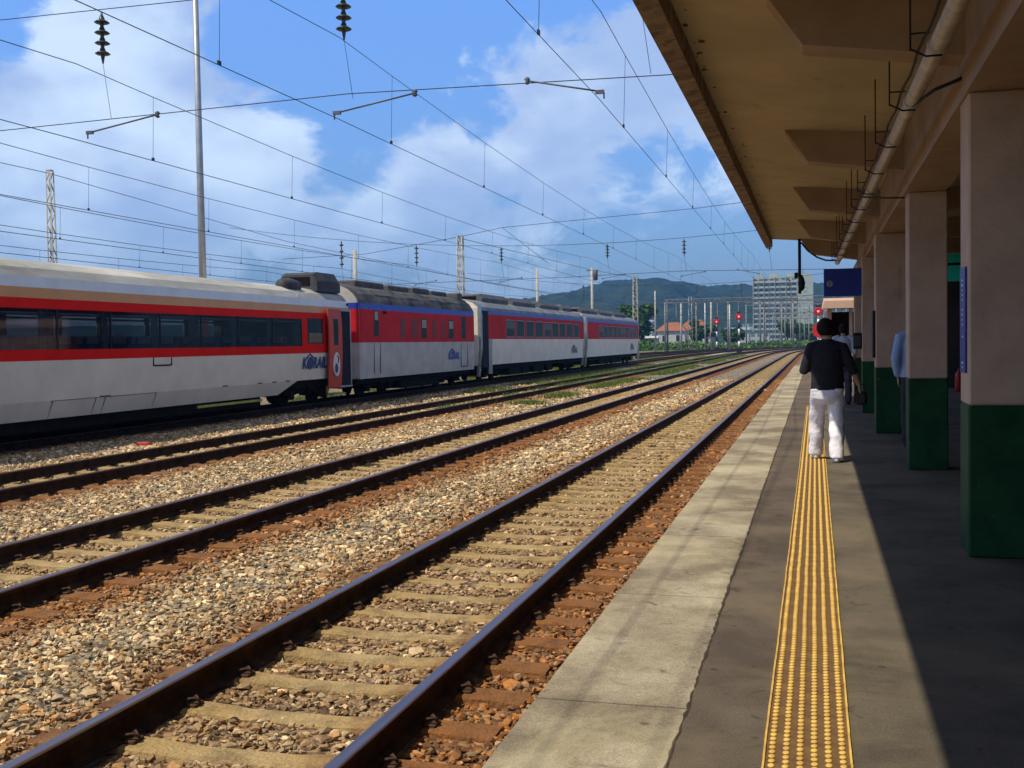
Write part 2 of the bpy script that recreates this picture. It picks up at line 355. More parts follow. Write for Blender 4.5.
def rail_mesh(y0, y1, top):
    prof = rail_profile(); yy = [y0] + list(np.arange(max(y0, 150), y1, 10)) if y1 > 150 else [y0, y1]
    if y1 > 150 and yy[-1] < y1: yy.append(y1)
    mb = MB(); rings = []
    for v in yy:
        o = float(bend(v)); rings.append([(p[0] + o, v, p[1]) for p in prof])
    mb.loft(rings, 0)
    n = len(prof)
    for i, f in enumerate(mb.f):
        if len(f) == 4:
            zs = [mb.v[j][2] for j in f]
            if min(zs) > -.013: mb.m[i] = 1
    return mb.mesh('rail', [M_railside, top])
mb = MB(); rings = []
for x_, w, h in ((-1.25, .11, -.055), (-1.245, .12, 0), (-.95, .105, .010), (-.55, .105, .006), (-.3, .095, -.012), (.3, .095, -.012), (.55, .105, .006), (.95, .105, .010), (1.245, .12, 0), (1.25, .11, -.055)):
    rings.append([(x_, -w * .9 - .035, -.16), (x_, -w * .9, h - .012), (x_, -w * .9 + .012, h), (x_, w * .9 - .012, h), (x_, w * .9, h - .012), (x_, w * .9 + .035, -.16)])
mb.loft(rings, 0); SLM = mb.mesh('sleeper', [M_sl])
cl = MB()
cl.box(-.02, .05, -.05, .05, -.012, .012, 0, .004)
cl.tube([(-.035, -.035, .012), (-.005, -.04, .042), (.035, -.035, .05), (.052, -.012, .03), (.04, .01, .018), (.015, .02, .045), (-.03, .035, .014)], .0085, 5)
CLM = cl.mesh('rail_clip', [M_clip])
labels = ['railway track nearest the platform with bright worn rails and rusty outer ballast', 'second railway track from the platform with dark rails on rusty sleepers',
          'third railway track, dull brown rails running just in front of the train', 'railway track the red and white train stands on',
          'first track behind the train, seen only beyond its far end', 'second track behind the train, running on past its far end', 'outermost track at the left edge of the yard']
for i, tx in enumerate(TR):
    y0 = -4 if i < 4 else 60; y1 = 330
    t_ = empty('railway_track', (tx, 0, RZ)); tag(t_, labels[i], 'railway track', 'parallel tracks of the station yard')
    rm = rail_mesh(y0, y1, M_railtop if i < 2 else M_railtop2)
    for s_ in (-1, 1): link('rail', rm, t_, (s_ * GA, 0, 0))
    # sleepers: the hundred nearest as parts, the rest one stuff part
    yy = np.arange(SY0 + SLP * 3, 200, SLP)
    if i >= 4: yy = np.arange(70, 200, SLP)
    ymin = {0: 2.3, 1: 6, 2: 12, 3: 17}.get(i, 70)
    yy = [v for v in yy if v > ymin]
    near = yy[:98]; rest = yy[98:]
    for q, v in enumerate(near):
        sl_ = link('sleeper', SLM, t_, (random.uniform(-.01, .01), v, -.172 - .008 + random.uniform(-.004, .004)), random.uniform(-.006, .006))
        if i < 2 and v < 26:
            for s_ in (-1, 1):
                for d_ in (-1, 1):
                    c_ = link('rail_clip', CLM, sl_, (s_ * GA + d_ * .095, random.uniform(-.01, .01), .014), 0 if d_ > 0 else math.pi)
    mb = MB()
    for v in rest: mb.box(-1.25 + float(bend(v)), 1.25 + float(bend(v)), v - .12, v + .12, -.3, -.18)
    if rest: tag(mb.build('sleeper', M_sl, t_), kind='stuff')

# ---- platform
def conc(name, c1_, c2_, c3_, bscale=90, streak=None, crack=False):
    mt = bpy.data.materials.new(name); mt.use_nodes = True; nt = mt.node_tree; b = nt.nodes['Principled BSDF']; b.inputs['Roughness'].default_value = .9
    N = nt.nodes.new; L = nt.links.new
    t = N('ShaderNodeTexCoord'); n = N('ShaderNodeTexNoise'); n.inputs['Scale'].default_value = 1.1; n.inputs['Detail'].default_value = 10; n.inputs['Roughness'].default_value = .65
    L(t.outputs['Object'], n.inputs['Vector']); cr = N('ShaderNodeValToRGB'); L(n.outputs['Fac'], cr.inputs[0]); e = cr.color_ramp.elements
    e[0].position = .40; e[0].color = (*c1_, 1); e[1].position = .61; e[1].color = (*c3_, 1); q = e.new(.5); q.color = (*c2_, 1)
    n2 = N('ShaderNodeTexNoise'); n2.inputs['Scale'].default_value = 110; n2.inputs['Detail'].default_value = 6; n2.inputs['Roughness'].default_value = .75; L(t.outputs['Object'], n2.inputs['Vector'])
    c2n = N('ShaderNodeValToRGB'); L(n2.outputs['Fac'], c2n.inputs[0]); c2n.color_ramp.elements[0].position = .3; c2n.color_ramp.elements[0].color = (.30, .29, .27, 1); c2n.color_ramp.elements[1].position = .7; c2n.color_ramp.elements[1].color = (1.5, 1.5, 1.5, 1)
    m1 = N('ShaderNodeMix'); m1.data_type = 'RGBA'; m1.blend_type = 'MULTIPLY'; m1.inputs['Factor'].default_value = .75; L(cr.outputs[0], m1.inputs[6]); L(c2n.outputs[0], m1.inputs[7])
    n3 = N('ShaderNodeTexNoise'); n3.inputs['Scale'].default_value = 7; n3.inputs['Detail'].default_value = 5; n3.inputs['Distortion'].default_value = 1; L(t.outputs['Object'], n3.inputs['Vector'])
    c3n = N('ShaderNodeValToRGB'); L(n3.outputs['Fac'], c3n.inputs[0]); c3n.color_ramp.elements[0].position = .27; c3n.color_ramp.elements[0].color = (.55, .5, .45, 1); c3n.color_ramp.elements[1].position = .38; c3n.color_ramp.elements[1].color = (1, 1, 1, 1)
    m2 = N('ShaderNodeMix'); m2.data_type = 'RGBA'; m2.blend_type = 'MULTIPLY'; m2.inputs['Factor'].default_value = 1; L(m1.outputs[2], m2.inputs[6]); L(c3n.outputs[0], m2.inputs[7])
    n5 = N('ShaderNodeTexNoise'); n5.inputs['Scale'].default_value = .55; n5.inputs['Detail'].default_value = 12; n5.inputs['Roughness'].default_value = .7; n5.inputs['Distortion'].default_value = .6; L(t.outputs['Object'], n5.inputs['Vector'])
    d5 = N('ShaderNodeMapRange'); d5.inputs['From Min'].default_value = .50; d5.inputs['From Max'].default_value = .72; d5.inputs['To Max'].default_value = .8; L(n5.outputs['Fac'], d5.inputs['Value'])
    m5 = N('ShaderNodeMix'); m5.data_type = 'RGBA'; L(d5.outputs[0], m5.inputs['Factor']); L(m2.outputs[2], m5.inputs[6]); m5.inputs[7].default_value = (*[min(1, x * 1.35) for x in c3_[:2]], c3_[2] * 1.1, 1)
    vs_ = N('ShaderNodeTexVoronoi'); vs_.inputs['Scale'].default_value = 3.1; vs_.inputs['Randomness'].default_value = 1; L(t.outputs['Object'], vs_.inputs['Vector'])
    vr_ = N('ShaderNodeMapRange'); vr_.inputs['From Min'].default_value = .035; vr_.inputs['From Max'].default_value = .075; vr_.inputs['To Min'].default_value = .45; L(vs_.outputs['Distance'], vr_.inputs['Value'])
    m6 = N('ShaderNodeMix'); m6.data_type = 'RGBA'; m6.blend_type = 'MULTIPLY'; m6.inputs['Factor'].default_value = 1; L(m5.outputs[2], m6.inputs[6]); L(vr_.outputs[0], m6.inputs[7]); m2 = m6
    L(m2.outputs[2], b.inputs['Base Color'])
    bp = N('ShaderNodeBump'); bp.inputs['Distance'].default_value = .006; bp.inputs['Strength'].default_value = .7; L(n2.outputs['Fac'], bp.inputs['Height']); L(bp.outputs[0], b.inputs['Normal'])
    return mt
M_slab = conc('platform_coping_concrete', (.21, .17, .11), (.33, .275, .185), (.44, .38, .275))
M_asph = conc('platform_asphalt', (.082, .065, .042), (.115, .092, .060), (.15, .119, .078))
M_asph2 = conc('platform_asphalt_brown', (.080, .058, .038), (.11, .082, .055), (.14, .106, .072))
PEND = 62
pf = MB(); pf.box(-1.02, 9.6, -8, PEND, -.9, -.012); pf.build('platform_base', mat('platform_fill', (.25, .22, .17), .9, 0, .2, 3, .3))['kind'] = 'structure'
# asphalt surface left and right of the tactile strip
a1 = MB(); a1.add([(-.50, -8, 0), (-.185, -8, 0), (-.185, PEND, 0), (-.50, PEND, 0)], [(0, 1, 2, 3)]); a1.build('platform_asphalt', M_asph2)['kind'] = 'structure'
a1 = MB(); a1.add([(.115, -8, 0), (9.6, -8, 0), (9.6, PEND, 0), (.115, PEND, 0)], [(0, 1, 2, 3)]); a1.build('platform_asphalt', M_asph)['kind'] = 'structure'
a1 = MB(); a1.add([(-.185, 24.2, 0), (.115, 24.2, 0), (.115, PEND, 0), (-.185, PEND, 0)], [(0, 1, 2, 3)]); a1.add([(-.185, -8, 0), (.115, -8, 0), (.115, 2.3, 0), (-.185, 2.3, 0)], [(0, 1, 2, 3)]); a1.build('platform_asphalt', M_asph)['kind'] = 'structure'
# coping slabs: ragged inner edge
y_ = -8.0; cuts = [2.2, 4.25, 6.15, 8.1]
while cuts[-1] < PEND: cuts.append(cuts[-1] + 2.0)
cuts = [-8, -4, -2, .2] + cuts
for a_, b2 in zip(cuts[:-1], cuts[1:]):
    mb = MB(); nn_ = max(2, int((b2 - a_) / .05)); L1 = []
    for j in range(nn_ + 1):
        v = a_ + .006 + (b2 - a_ - .012) * j / nn_
        w = -.497 + (random.random() - .5) * .012 + .003 * math.sin(v * 1.7)
        L1.append((w, v))
    rings = [[(-1.10, v, -.16), (-1.12, v, -.15), (-1.12, v, -.012), (-1.108, v, .003), (w - .006, v, .003), (w, v, -.004), (w, v, -.16)] for w, v in L1]
    mb.loft(rings, 0, False)
    o = mb.build('platform_coping_slab', M_slab); o['kind'] = 'structure'
# dark filled joint along the ragged edge
jt = MB(); rr_ = []
for j in range(700):
    v = -8 + j * .1
    rr_.append([(-.5, v, .0015), (-.490 + (random.random() - .5) * .014, v, .0015)])
for a_, b2 in zip(rr_[:-1], rr_[1:]): jt.add([a_[0], a_[1], b2[1], b2[0]], [(0, 1, 2, 3)])
jt.build('platform_joint', mat('joint_dirt', (.05, .036, .024), .95, 0, .4, 30))['kind'] = 'structure'
# platform side wall
MB().box(-1.085, -1.021, -8, PEND, -.95, -.161).build('platform_wall', mat('platform_side', (.20, .12, .06), .9, 0, .35, 4, .5, 30))['kind'] = 'structure'

rb_ = MB().box(-.20, .20, -.08, .08, 0, .09, 0, .02).build('red_block', mat('red_block_paint', (.42, .03, .03), .6, 0, .2), None, (-14.55, 21.2, -.70)); tag(rb_, 'small red block lying on the ballast beside the white coach', 'block')
# ---- tactile strip
M_ty = mat('tactile_yellow', (.80, .52, .11), .6, 0, .18, 9, .2, 90, col2=(.50, .29, .07))
M_tb = mat('tactile_ground', (.20, .11, .035), .8, 0, .45, 9, .3, 60, col2=(.10, .052, .022))
tt = MB()
tt.add([(-.15, -.15, .0), (.15, -.15, .0), (.15, .15, .0), (-.15, .15, .0)], [(0, 1, 2, 3)], 0)
for sx_ in (-1, 1): tt.box(min(sx_ * .1495, sx_ * .142), max(sx_ * .1495, sx_ * .142), -.1485, .1485, -.005, .006, 1)
for i in range(6):
    for j in range(7):
        cx, cy = -.119 + i * .0476, -.1286 + j * .04286
        pr = [(1, 0), (.86, .55), (.55, .92)]
        tt.loft([[(cx + .0135 * q * math.cos(k * math.pi / 5), cy + .0145 * q * math.sin(k * math.pi / 5), .0075 * h) for k in range(10)] for q, h in pr], 1, True)
TTM = tt.mesh('tile', [M_tb, M_ty])
ts = empty('tactile_strip', (-.035, 2.3, .003)); tag(ts, 'yellow studded tactile warning strip running along the platform', 'tactile paving')
for k in range(73): link('tile', TTM, ts, (random.uniform(-.001, .001), .15 + k * .3, 0), random.uniform(-.004, .004))

# ================================================================= CANOPY
M_paint = mat('canopy_painted_concrete', (.52, .435, .28), .85, 0, .10, 1.3, .25, 25)
def stain(mt, scale, lo, hi, col, amt=.8, stretch=(1, 1, 1)):
    nt = mt.node_tree; N = nt.nodes.new; L = nt.links.new; b = nt.nodes['Principled BSDF']; src = b.inputs['Base Color'].links[0].from_socket
    t = N('ShaderNodeTexCoord'); mp = N('ShaderNodeMapping'); mp.inputs['Scale'].default_value = stretch; L(t.outputs['Object'], mp.inputs[0])
    n = N('ShaderNodeTexNoise'); n.inputs['Scale'].default_value = scale; n.inputs['Detail'].default_value = 10; n.inputs['Roughness'].default_value = .68; L(mp.outputs[0], n.inputs['Vector'])
    m = N('ShaderNodeMapRange'); m.inputs['From Min'].default_value = lo; m.inputs['From Max'].default_value = hi; m.inputs['To Max'].default_value = amt; L(n.outputs['Fac'], m.inputs['Value'])
    x = N('ShaderNodeMix'); x.data_type = 'RGBA'; L(m.outputs[0], x.inputs['Factor']); L(src, x.inputs[6]); x.inputs[7].default_value = (*col, 1); L(x.outputs[2], b.inputs['Base Color'])
stain(M_paint, 2.2, .60, .70, (.20, .15, .09), .5)
M_beam = mat('beam_painted_concrete', (.40, .28, .19), .85, 0, .12, 1.5, .25, 25)
M_lip = mat('canopy_weathered_lip', (.30, .22, .16), .9, 0, .3, 4, .5, 20)
M_cream = mat('pillar_cream_paint', (.55, .365, .24), .7, 0, .10, 2.5, .15, 30)
M_green = mat('pillar_green_paint', (.012, .062, .018), .6, 0, .25, 3, .12, 30, spec=.2)
stain(M_cream, 3.0, .58, .70, (.25, .18, .12), .7, (1, 1, .25)); stain(M_cream, 30, .66, .72, (.12, .09, .07), .8); stain(M_green, 5, .60, .68, (.10, .12, .08), .5)
stain(M_lip, 7, .52, .62, (.09, .06, .045), .8); stain(M_beam, 2.5, .60, .72, (.18, .13, .09), .6)
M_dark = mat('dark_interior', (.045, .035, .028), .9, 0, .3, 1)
cn = empty('platform_canopy', (0, 0, 0)); tag(cn, 'concrete platform canopy with beige soffit on green and cream pillars', 'canopy')
def ceil(x): return 3.86 - .085 * (x + 1)
CY0, CY1 = -14, 26.9
mb = MB(); prof = [(-.97, 3.86), (-.97, 3.67), (-1.12, 3.65), (-1.13, 3.98), (.95, 4.1), (9.6, 4.9), (9.6, 4.3), (1.6, ceil(1.6)), (.95, ceil(.95))]
mb.loft([[(p[0], v, p[1]) for p in prof] for v in (CY0, CY1)], 0)
for i, f in enumerate(mb.f):
    if len(f) == 4 and max(mb.v[j][0] for j in f) < -.9: mb.m[i] = 1
mb.build('roof_slab', [M_paint, M_lip], cn)
PY = [-6.9, -2.05, 2.8, 7.62, 12.6, 17.35, 22.1, 26.35]
for py in PY:
    mb = MB(); w = .15; cy = py + .21
    pr = [(-.33, ceil(-.33) + .02), (-.07, 3.44), (.952, 3.28), (.952, ceil(.95) + .02)]
    mb.loft([[(p[0], cy - w, p[1]) for p in pr], [(p[0], cy + w, p[1]) for p in pr]], 0); mb.build('bracket_beam', M_beam, cn)
    mb = MB(); mb.box(1.372, 9.58, cy - w, cy + w, 3.35, 4.35); mb.build('cross_beam', M_beam, cn)
lb = MB(); lb.box(.952, 1.37, CY0, CY1 - .1, 3.03, 3.9); lb.build('long_beam', M_beam, cn)
PX = [.965, .965, .965, .965, .985, .885, .88, .875]
for py, plx in zip(PY, PX):
    t_ = py + .42 if py < 26 else py + .4
    o = MB().box(plx, 1.385, py, t_, 1.0, 3.028, 0, .012).build('pillar', M_cream, cn)
    MB().box(plx - .003, 1.388, py - .003, t_ + .003, .0, 1.0, 0, .012).build('pillar_base', M_green, o)
    if py == 7.62:
        pass
fk = MB(); rf2 = random.Random(12)
for k in range(90):
    yy_ = rf2.uniform(1, 24); xx_ = -.965 + abs(rf2.gauss(0, .07)); zz_ = ceil(xx_) - .0015; n_ = 7; sz_ = rf2.uniform(.012, .045)
    fk.add([(xx_ + sz_ * rf2.uniform(.4, 1) * math.cos(6.28 * q / n_), yy_ + 1.6 * sz_ * rf2.uniform(.4, 1) * math.sin(6.28 * q / n_), zz_ - .085 * 0) for q in range(n_)], [tuple(range(n_))])
fk.build('flaked_paint', mat('bare_concrete_dark', (.10, .075, .05), .9, 0, .3), cn)
# back wall of the station side and a cross wall behind the camera keep the interior dim
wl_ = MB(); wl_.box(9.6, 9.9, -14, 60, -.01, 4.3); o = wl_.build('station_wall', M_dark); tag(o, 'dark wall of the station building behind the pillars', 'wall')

sr = MB(); sr.box(1.5, 9.6, CY1 + .05, 60, 3.95, 4.3); tag(sr.build('shade_roof', M_dark), 'flat dark roof added past the canopy end to shade the floor', 'roof')  # added roof, keeps the sun off the floor beyond the canopy
# drain pipe under the brackets
M_pipe = mat('pipe_cream_enamel', (.55, .47, .36), .35, 0, .2, 6, spec=.5)
M_blk = mat('black_iron', (.015, .013, .012), .6, .3, .3, 8)
dp = empty('drain_pipe', (0, 0, 0)); tag(dp, 'long cream drain pipe hung under the canopy along the pillars', 'pipe')
def pipex(v): return .80 - .0113 * v
ya, yb = -4, 26.2
MB().tube([(pipex(v), v, 3.2) for v in (ya, 10, yb)], .055, 14).build('pipe', M_pipe, dp)
v = 2.2
while v < 26:
    px_ = pipex(v)
    MB().lathe((px_, v, 3.2), [(.056, -.03), (.066, -.03), (.066, .03), (.056, .03)], 14, 0, 'y').build('pipe_collar', M_pipe, dp)
    h = MB(); h.tube([(px_ - .16, v, ceil(px_ - .16) + .01), (px_ - .16, v, 3.17)], .006, 5)
    h.tube([(px_ - .16, v, 3.18), (px_ - .07, v, 3.13), (px_ + .02, v, 3.13)], .007, 5); h.tube([(px_ - .16, v, 3.27), (px_ - .05, v, 3.27)], .006, 5)
    h.build('hanger_rod', M_blk, dp); v += 1.6
cb = MB(); cb.tube([(pipex(yy_) - .085 + .006 * math.sin(yy_ * 5), yy_, 3.24 - .02 * abs(math.sin(yy_ * 2.64))) for yy_ in np.arange(-2, 26, .3)], .009, 5)
tag(cb.build('power_cable', M_blk), 'thin black cable strapped along the cream drain pipe', 'cable')
cb = MB(); cb.tube([(.66 + .02, 8.7, 3.16), (.8, 8.0, 3.14), (.953, 7.85, 3.17)], .012, 6); tag(cb.build('short_cable', M_blk), 'short dark cable from drain pipe to the nearest pillar top', 'cable')
cb = MB(); cb.tube([(.56, 13.9, 3.16), (.8, 13.2, 3.05), (.953, 12.75, 2.99)], .012, 6); tag(cb.build('short_cable', M_blk), 'short dark cable sagging from drain pipe to the second pillar', 'cable')
# hanging post with lamp cluster at the canopy end
hp = empty('hanging_post', (-.34, 26.5, 3.8)); tag(hp, 'dark post with a speaker bundle hanging from the canopy end', 'hanging fixture')
MB().tube([(0, 0, .02), (0, 0, -1.28)], .035, 8).build('post', M_blk, hp)
MB().lathe((.04, -.05, -1.02), [(.02, -.2), (.07, -.14), (.085, 0), (.06, .10), (.02, .18)], 10).build('loudspeaker', M_blk, hp)
MB().box(-.12, -.04, -.05, .05, -.92, -.78, 0, .01).build('junction_box', M_blk, hp)
cb = MB(); cb.tube([(-.3, 26.5, 3.72), (-.15, 26.45, 3.52), (.05, 26.4, 3.36), (.25, 26.3, 3.27), (.52, 26.2, 3.25)], .022, 6); tag(cb.build('sagging_cable', M_blk), 'thick black cable sagging from hanging post to drain pipe end', 'cable')

# text helper
def text_mesh(s, size, name='lettering', bold=0, shear=0, ext=.001):
    c = bpy.data.curves.new(name, 'FONT'); c.body = s; c.size = size; c.align_x = 'CENTER'; c.align_y = 'CENTER'; c.offset = bold; c.shear = shear; c.extrude = ext; c.resolution_u = 4
    o = bpy.data.objects.new(name, c); COL.objects.link(o); bpy.context.view_layer.update()
    me = bpy.data.meshes.new_from_object(o.evaluated_get(bpy.context.evaluated_depsgraph_get())); bpy.data.objects.remove(o); bpy.data.curves.remove(c); me.materials.clear(); return me
M_blue = mat('sign_blue_enamel', (.016, .035, .24), .4, 0, .12, 3)
M_wh = mat('lettering_white', (.75, .75, .72), .5, 0, .05)
M_grey = mat('grey_paint', (.35, .35, .33), .6, 0, .1)
def put_text(s, size, m_, parent, loc, rot, **k):
    me = text_mesh(s, size, **k); me.materials.append(m_); o = bpy.data.objects.new('lettering', me); COL.objects.link(o); o.parent = parent; o.location = loc; o.rotation_euler = rot; return o
sg = empty('hanging_sign', (.53, 22.3, 2.55)); tag(sg, 'blue rectangular track sign with a round number held beside a pillar', 'sign')
MB().box(-.36, .36, -.04, .04, -.27, .27, 0, .008).build('board', M_blue, sg)
MB().lathe((-.25, -.046, -.02), [(.062, 0), (.062, -.004)], 20, 0, 'y').build('number_disc', mat('dim_disc', (.30, .28, .22), .5), sg)
put_text('1', .10, M_blue, sg, (-.25, -.053, -.02), (R(90), 0, 0), bold=.002)
MB().box(.36, .42, -.03, .03, .1, .16).build('mount_arm', M_blk, sg)
ps = empty('pillar_sign', (.957, 7.83, 1.56)); tag(ps, 'narrow upright blue name board on the side of the nearest pillar', 'sign')
MB().box(-.006, .006, -.13, .13, -.35, .35, 0, .002).build('board', M_blue, ps)
rg = random.Random(4)
for z_, n_, h_ in ((.20, 5, .13), (.02, 4, .10), (-.10, 1, .02), (-.30, 2, .03)):      # worn white lettering, too worn to read
    gl_ = MB()
    for k in range(n_):
        zz_ = z_ - h_ / 2 + h_ * k / max(1, n_ - 1); w_l = rg.uniform(.02, .035)
        gl_.box(-.0085, -.0062, -w_l, w_l * rg.uniform(.2, 1), zz_ - .006, zz_ + .006)
    gl_.build('lettering', M_wh, ps)
for (yy_, zz) in ((17.5, 1.55),):
    nb = empty('notice_case', (.865, yy_, 1.45)); tag(nb, 'thin dark notice board on the side of the third pillar', 'sign'); MB().box(-.02, .016, -.1, .2, -.30, .42, 0, .01).build('board', M_blk, nb)
nb = empty('wall_phone', (.83, 22.3, 1.40)); tag(nb, 'small black box fixed to the fourth pillar below the blue sign', 'box'); MB().box(-.11, .046, -.12, .1, -.16, .16, 0, .015).build('case', M_blk, nb); MB().box(-.10, .02, -.135, -.121, -.10, .10).build('cover', mat('dark_grey', (.04, .04, .04), .5), nb)

# kiosk with teal fascia seen between the first two pillars, red extinguisher before it
kk = empty('kiosk', (4.6, 33, 0)); tag(kk, 'dim kiosk with a bright teal fascia behind the pillars', 'kiosk')
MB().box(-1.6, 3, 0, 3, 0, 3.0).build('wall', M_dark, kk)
M_teal = mat('teal_fascia', (.03, .80, .62), .5, 0, .08, emit=None)
MB().box(-1.9, 3.2, -.06, -.005, 3.02, 3.46).build('fascia_lower', M_teal, kk); MB().box(-1.9, 3.2, -.06, -.005, 3.54, 3.86).build('fascia_upper', M_teal, kk)
MB().box(-1.9, 3.2, -.03, 3.2, 3.461, 3.539).build('fascia_gap', M_blk, kk)
M_red = mat('red_paint', (.42, .022, .018), .35, 0, .1)
fe = empty('fire_extinguisher', (3.62, 30.5, 0)); tag(fe, 'red fire extinguisher on the floor in the shade between two pillars', 'extinguisher')
MB().lathe((0, 0, 0), [(.085, .0), (.1, .03), (.1, .42), (.085, .5), (.03, .55), (.03, .6)], 14).build('cylinder', M_red, fe)
MB().box(-.02, .02, -.12, .06, .6, .64).build('handle', M_blk, fe); MB().tube([(.03, -.03, .6), (.13, -.03, .5), (.13, -.03, .2)], .012, 6).build('hose', M_blk, fe)

# shelter at the end of the platform
M_peach = mat('peach_paint', (.62, .40, .29), .7, 0, .06, 2)
sh_ = empty('stairway_shelter', (1.5, 37, 0)); tag(sh_, 'peach roofed stairway shelter with dark opening at the platform end', 'shelter')
pr = [(-1.42, 1.9), (-1.22, 2.42), (-1.22, 2.72), (2.5, 2.72), (2.5, 2.42), (1.9, 2.40), (-1.1, 2.40), (-1.32, 1.9)]
mb = MB(); mb.add([(-1.20, -.9, 2.66), (2.5, -.9, 2.66), (2.5, 5, 2.95), (-1.20, 5, 2.95), (-1.27, -.9, 2.42), (2.5, -.9, 2.42), (2.5, 5, 2.55), (-1.27, 5, 2.55)], [(0, 1, 2, 3), (7, 6, 5, 4), (0, 4, 5, 1), (1, 5, 6, 2), (2, 6, 7, 3), (3, 7, 4, 0)]); mb.build('roof', M_peach, sh_)
MB().box(-1.12, -.98, 0, 5, 0, 2.42).build('wall', M_peach, sh_); MB().box(-.44, -.34, -.4, -.3, 0, 2.41).build('post', M_peach, sh_)
MB().box(2.2, 2.34, 0, 5, 0, 2.42).build('wall', M_peach, sh_); MB().box(-.97, 2.19, 4.6, 4.8, 0, 2.42).build('wall', mat('brown_wall', (.13, .07, .05), .9), sh_)

# ================================================================= TRAIN
M_white = mat('coach_white', (.76, .73, .61), .35, 0, .07, 1.2, spec=.5, coat=.3)
M_roofm = mat('coach_roof_mid_grey', (.20, .21, .22), .6, 0, .25, 1.1)
M_white2 = mat('coach_cream_white', (.92, .84, .70), .45, 0, .07, 1.2, spec=.5)
M_lgrey = mat('coach_light_grey', (.52, .51, .47), .4, 0, .12, 1.5, spec=.5)
M_cred = mat('coach_red', (.74, .014, .008), .6, 0, .07, 1.5, spec=.06)
M_cred2 = mat('coach_crimson', (.60, .020, .028), .6, 0, .12, 1.5, spec=.1)
M_tan = mat('coach_tan_stripe', (.66, .29, .07), .4, 0, .06, 1.5)
M_pale = mat('coach_pale', (.74, .74, .68), .35, 0, .06, 1.5)
M_cblue = mat('coach_blue', (.02, .06, .42), .4, 0, .1, 1.5)
M_roofg = mat('coach_roof_grey', (.50, .48, .42), .6, 0, .3, 1.1, stretch=(1, .25, 1))
M_roofl = mat('van_roof_dirty', (.085, .082, .080), .8, 0, .55, 1.3, .4, 9)
M_roofk = mat('roof_equipment_black', (.055, .055, .06), .7, 0, .3, 2, .2, 12)
M_roofd = mat('coach_roof_dark', (.105, .105, .11), .7, 0, .35, 1.5, .2, 12)
M_under = mat('underframe_black', (.011, .009, .008), .9, 0, .4, 4, .3, 15, spec=.12)
M_steel = mat('dull_steel', (.42, .43, .45), .35, .7, .15, 4)
M_yel = mat('yellow_paint', (.50, .50, .06), .5, 0, .2)
M_win = mat('coach_glass', (.012, .018, .030), .06, 0, .5, 1.2, spec=.8)
M_dkbl = mat('door_recess_shade', (.008, .011, .02), .7, 0, .3, spec=.2)  # near-black colour stands in for the shade inside open door recesses
M_vent = mat('vent_louvre', (.20, .030, .032), .6, 0, .2, stretch=(1, 1, 12), vscale=6)
M_logo = mat('logo_blue', (.015, .04, .16), .5, 0, .05)
XC = TR[3]; HW = 1.5
def car_body(parent, y0, y1, side, roofp, mats, name='body', hole=None):
    """side: [(z, x, mat index of band above)] from the bottom up; roofp: [(x, z, mat)] to the crown; mirrored; two cap ends"""
    prof = [(x, z) for z, x, _ in side] + [(x, z) for x, z, _ in roofp]; mi = [q for _, _, q in side] + [q for _, _, q in roofp]
    full = prof + [(-x, z) for x, z in reversed(prof) if abs(x) > 1e-6]
    nseg = len(full); mb = MB(); yy = [y0, y0 + .05] + list(np.linspace(y0 + .05, y1 - .05, 6)[1:-1]) + [y1 - .05, y1]
    if hole: yy = sorted(yy + [hole[1], hole[2]])
    rings = []
    for v in yy:
        k = .985 if v in (y0, y1) else 1
        rings.append([(p[0] * k, v, p[1] if p[1] < 1 else 1 + (p[1] - 1) * k) for p in full])
    mb.loft(rings, 0, False)
    # band materials
    zs = full; n = nseg
    drop = []
    for i in range((len(yy) - 1) * n):
        j = i % n
        seg = j if j < len(prof) - 1 else (2 * len(prof) - 3 - j if j < n - 1 else 0)
        seg = max(0, min(len(mi) - 1, seg)); mb.m[i] = mi[seg]
        if hole and seg == hole[0] and j < n - 1 and hole[1] - 1e-6 <= yy[i // n] and yy[i // n + 1] <= hole[2] + 1e-6: drop.append(i)
    for i in reversed(drop): del mb.f[i]; del mb.m[i]; del mb.sm[i]
    return mb.build(name, mats, parent)
def rect_x(mb, x, y0, y1, z0, z1, t=.012, mi=0): mb.box(x - t, x, y0, y1, z0, z1, mi); return mb
def wheel(parent, x, y):
    s = 1 if x > 0 else -1
    MB().lathe((x, y, .42), [(.10, -.07), (.40, -.06), (.43, -.05), (.43, -.02), (.41, -.01), (.41, .06), (.36, .065), (.30, .04), (.12, .05), (.12, .09), (.05, .1)] if s > 0 else
               [(.05, -.1), (.12, -.09), (.12, -.05), (.30, -.04), (.36, -.065), (.41, -.06), (.41, .01), (.43, .02), (.43, .05), (.40, .06), (.10, .07)], 20, 0, 'x').build('wheel', M_under, parent)
def bogie(parent, y):
    b = MB()
    for s in (-1, 1):
        b.box(s * 1.03 - .07, s * 1.03 + .07, -1.6, 1.6, .42, .62, 0, .02)
        for d in (-1.1, 1.1): b.box(s * 1.03 - .11, s * 1.03 + .11, d - .17, d + .17, .25, .6, 0, .03); b.tube([(s * 1.03, d - .3, .4), (s * 1.03, d - .3, .72)], .09, 8); b.tube([(s * 1.03, d + .3, .4), (s * 1.03, d + .3, .72)], .09, 8)
        b.tube([(s * 1.05, 0, .35), (s * 1.05, 0, .9)], .2, 10); b.tube([(s * 1.17, -.5, .7), (s * 1.17, .45, .5)], .04, 6)
    b.box(-.95, .95, -.25, .25, .45, .8, 0, .02)
    for d in (-1.1, 1.1): b.tube([(-.8, d, .42), (.8, d, .42)], .07, 8)
    o = b.build('bogie', M_under, parent, (0, y, 0))
    for s in (-1, 1):
        for d in (-1.1, 1.1): wheel(o, s * GA, d)
    return o
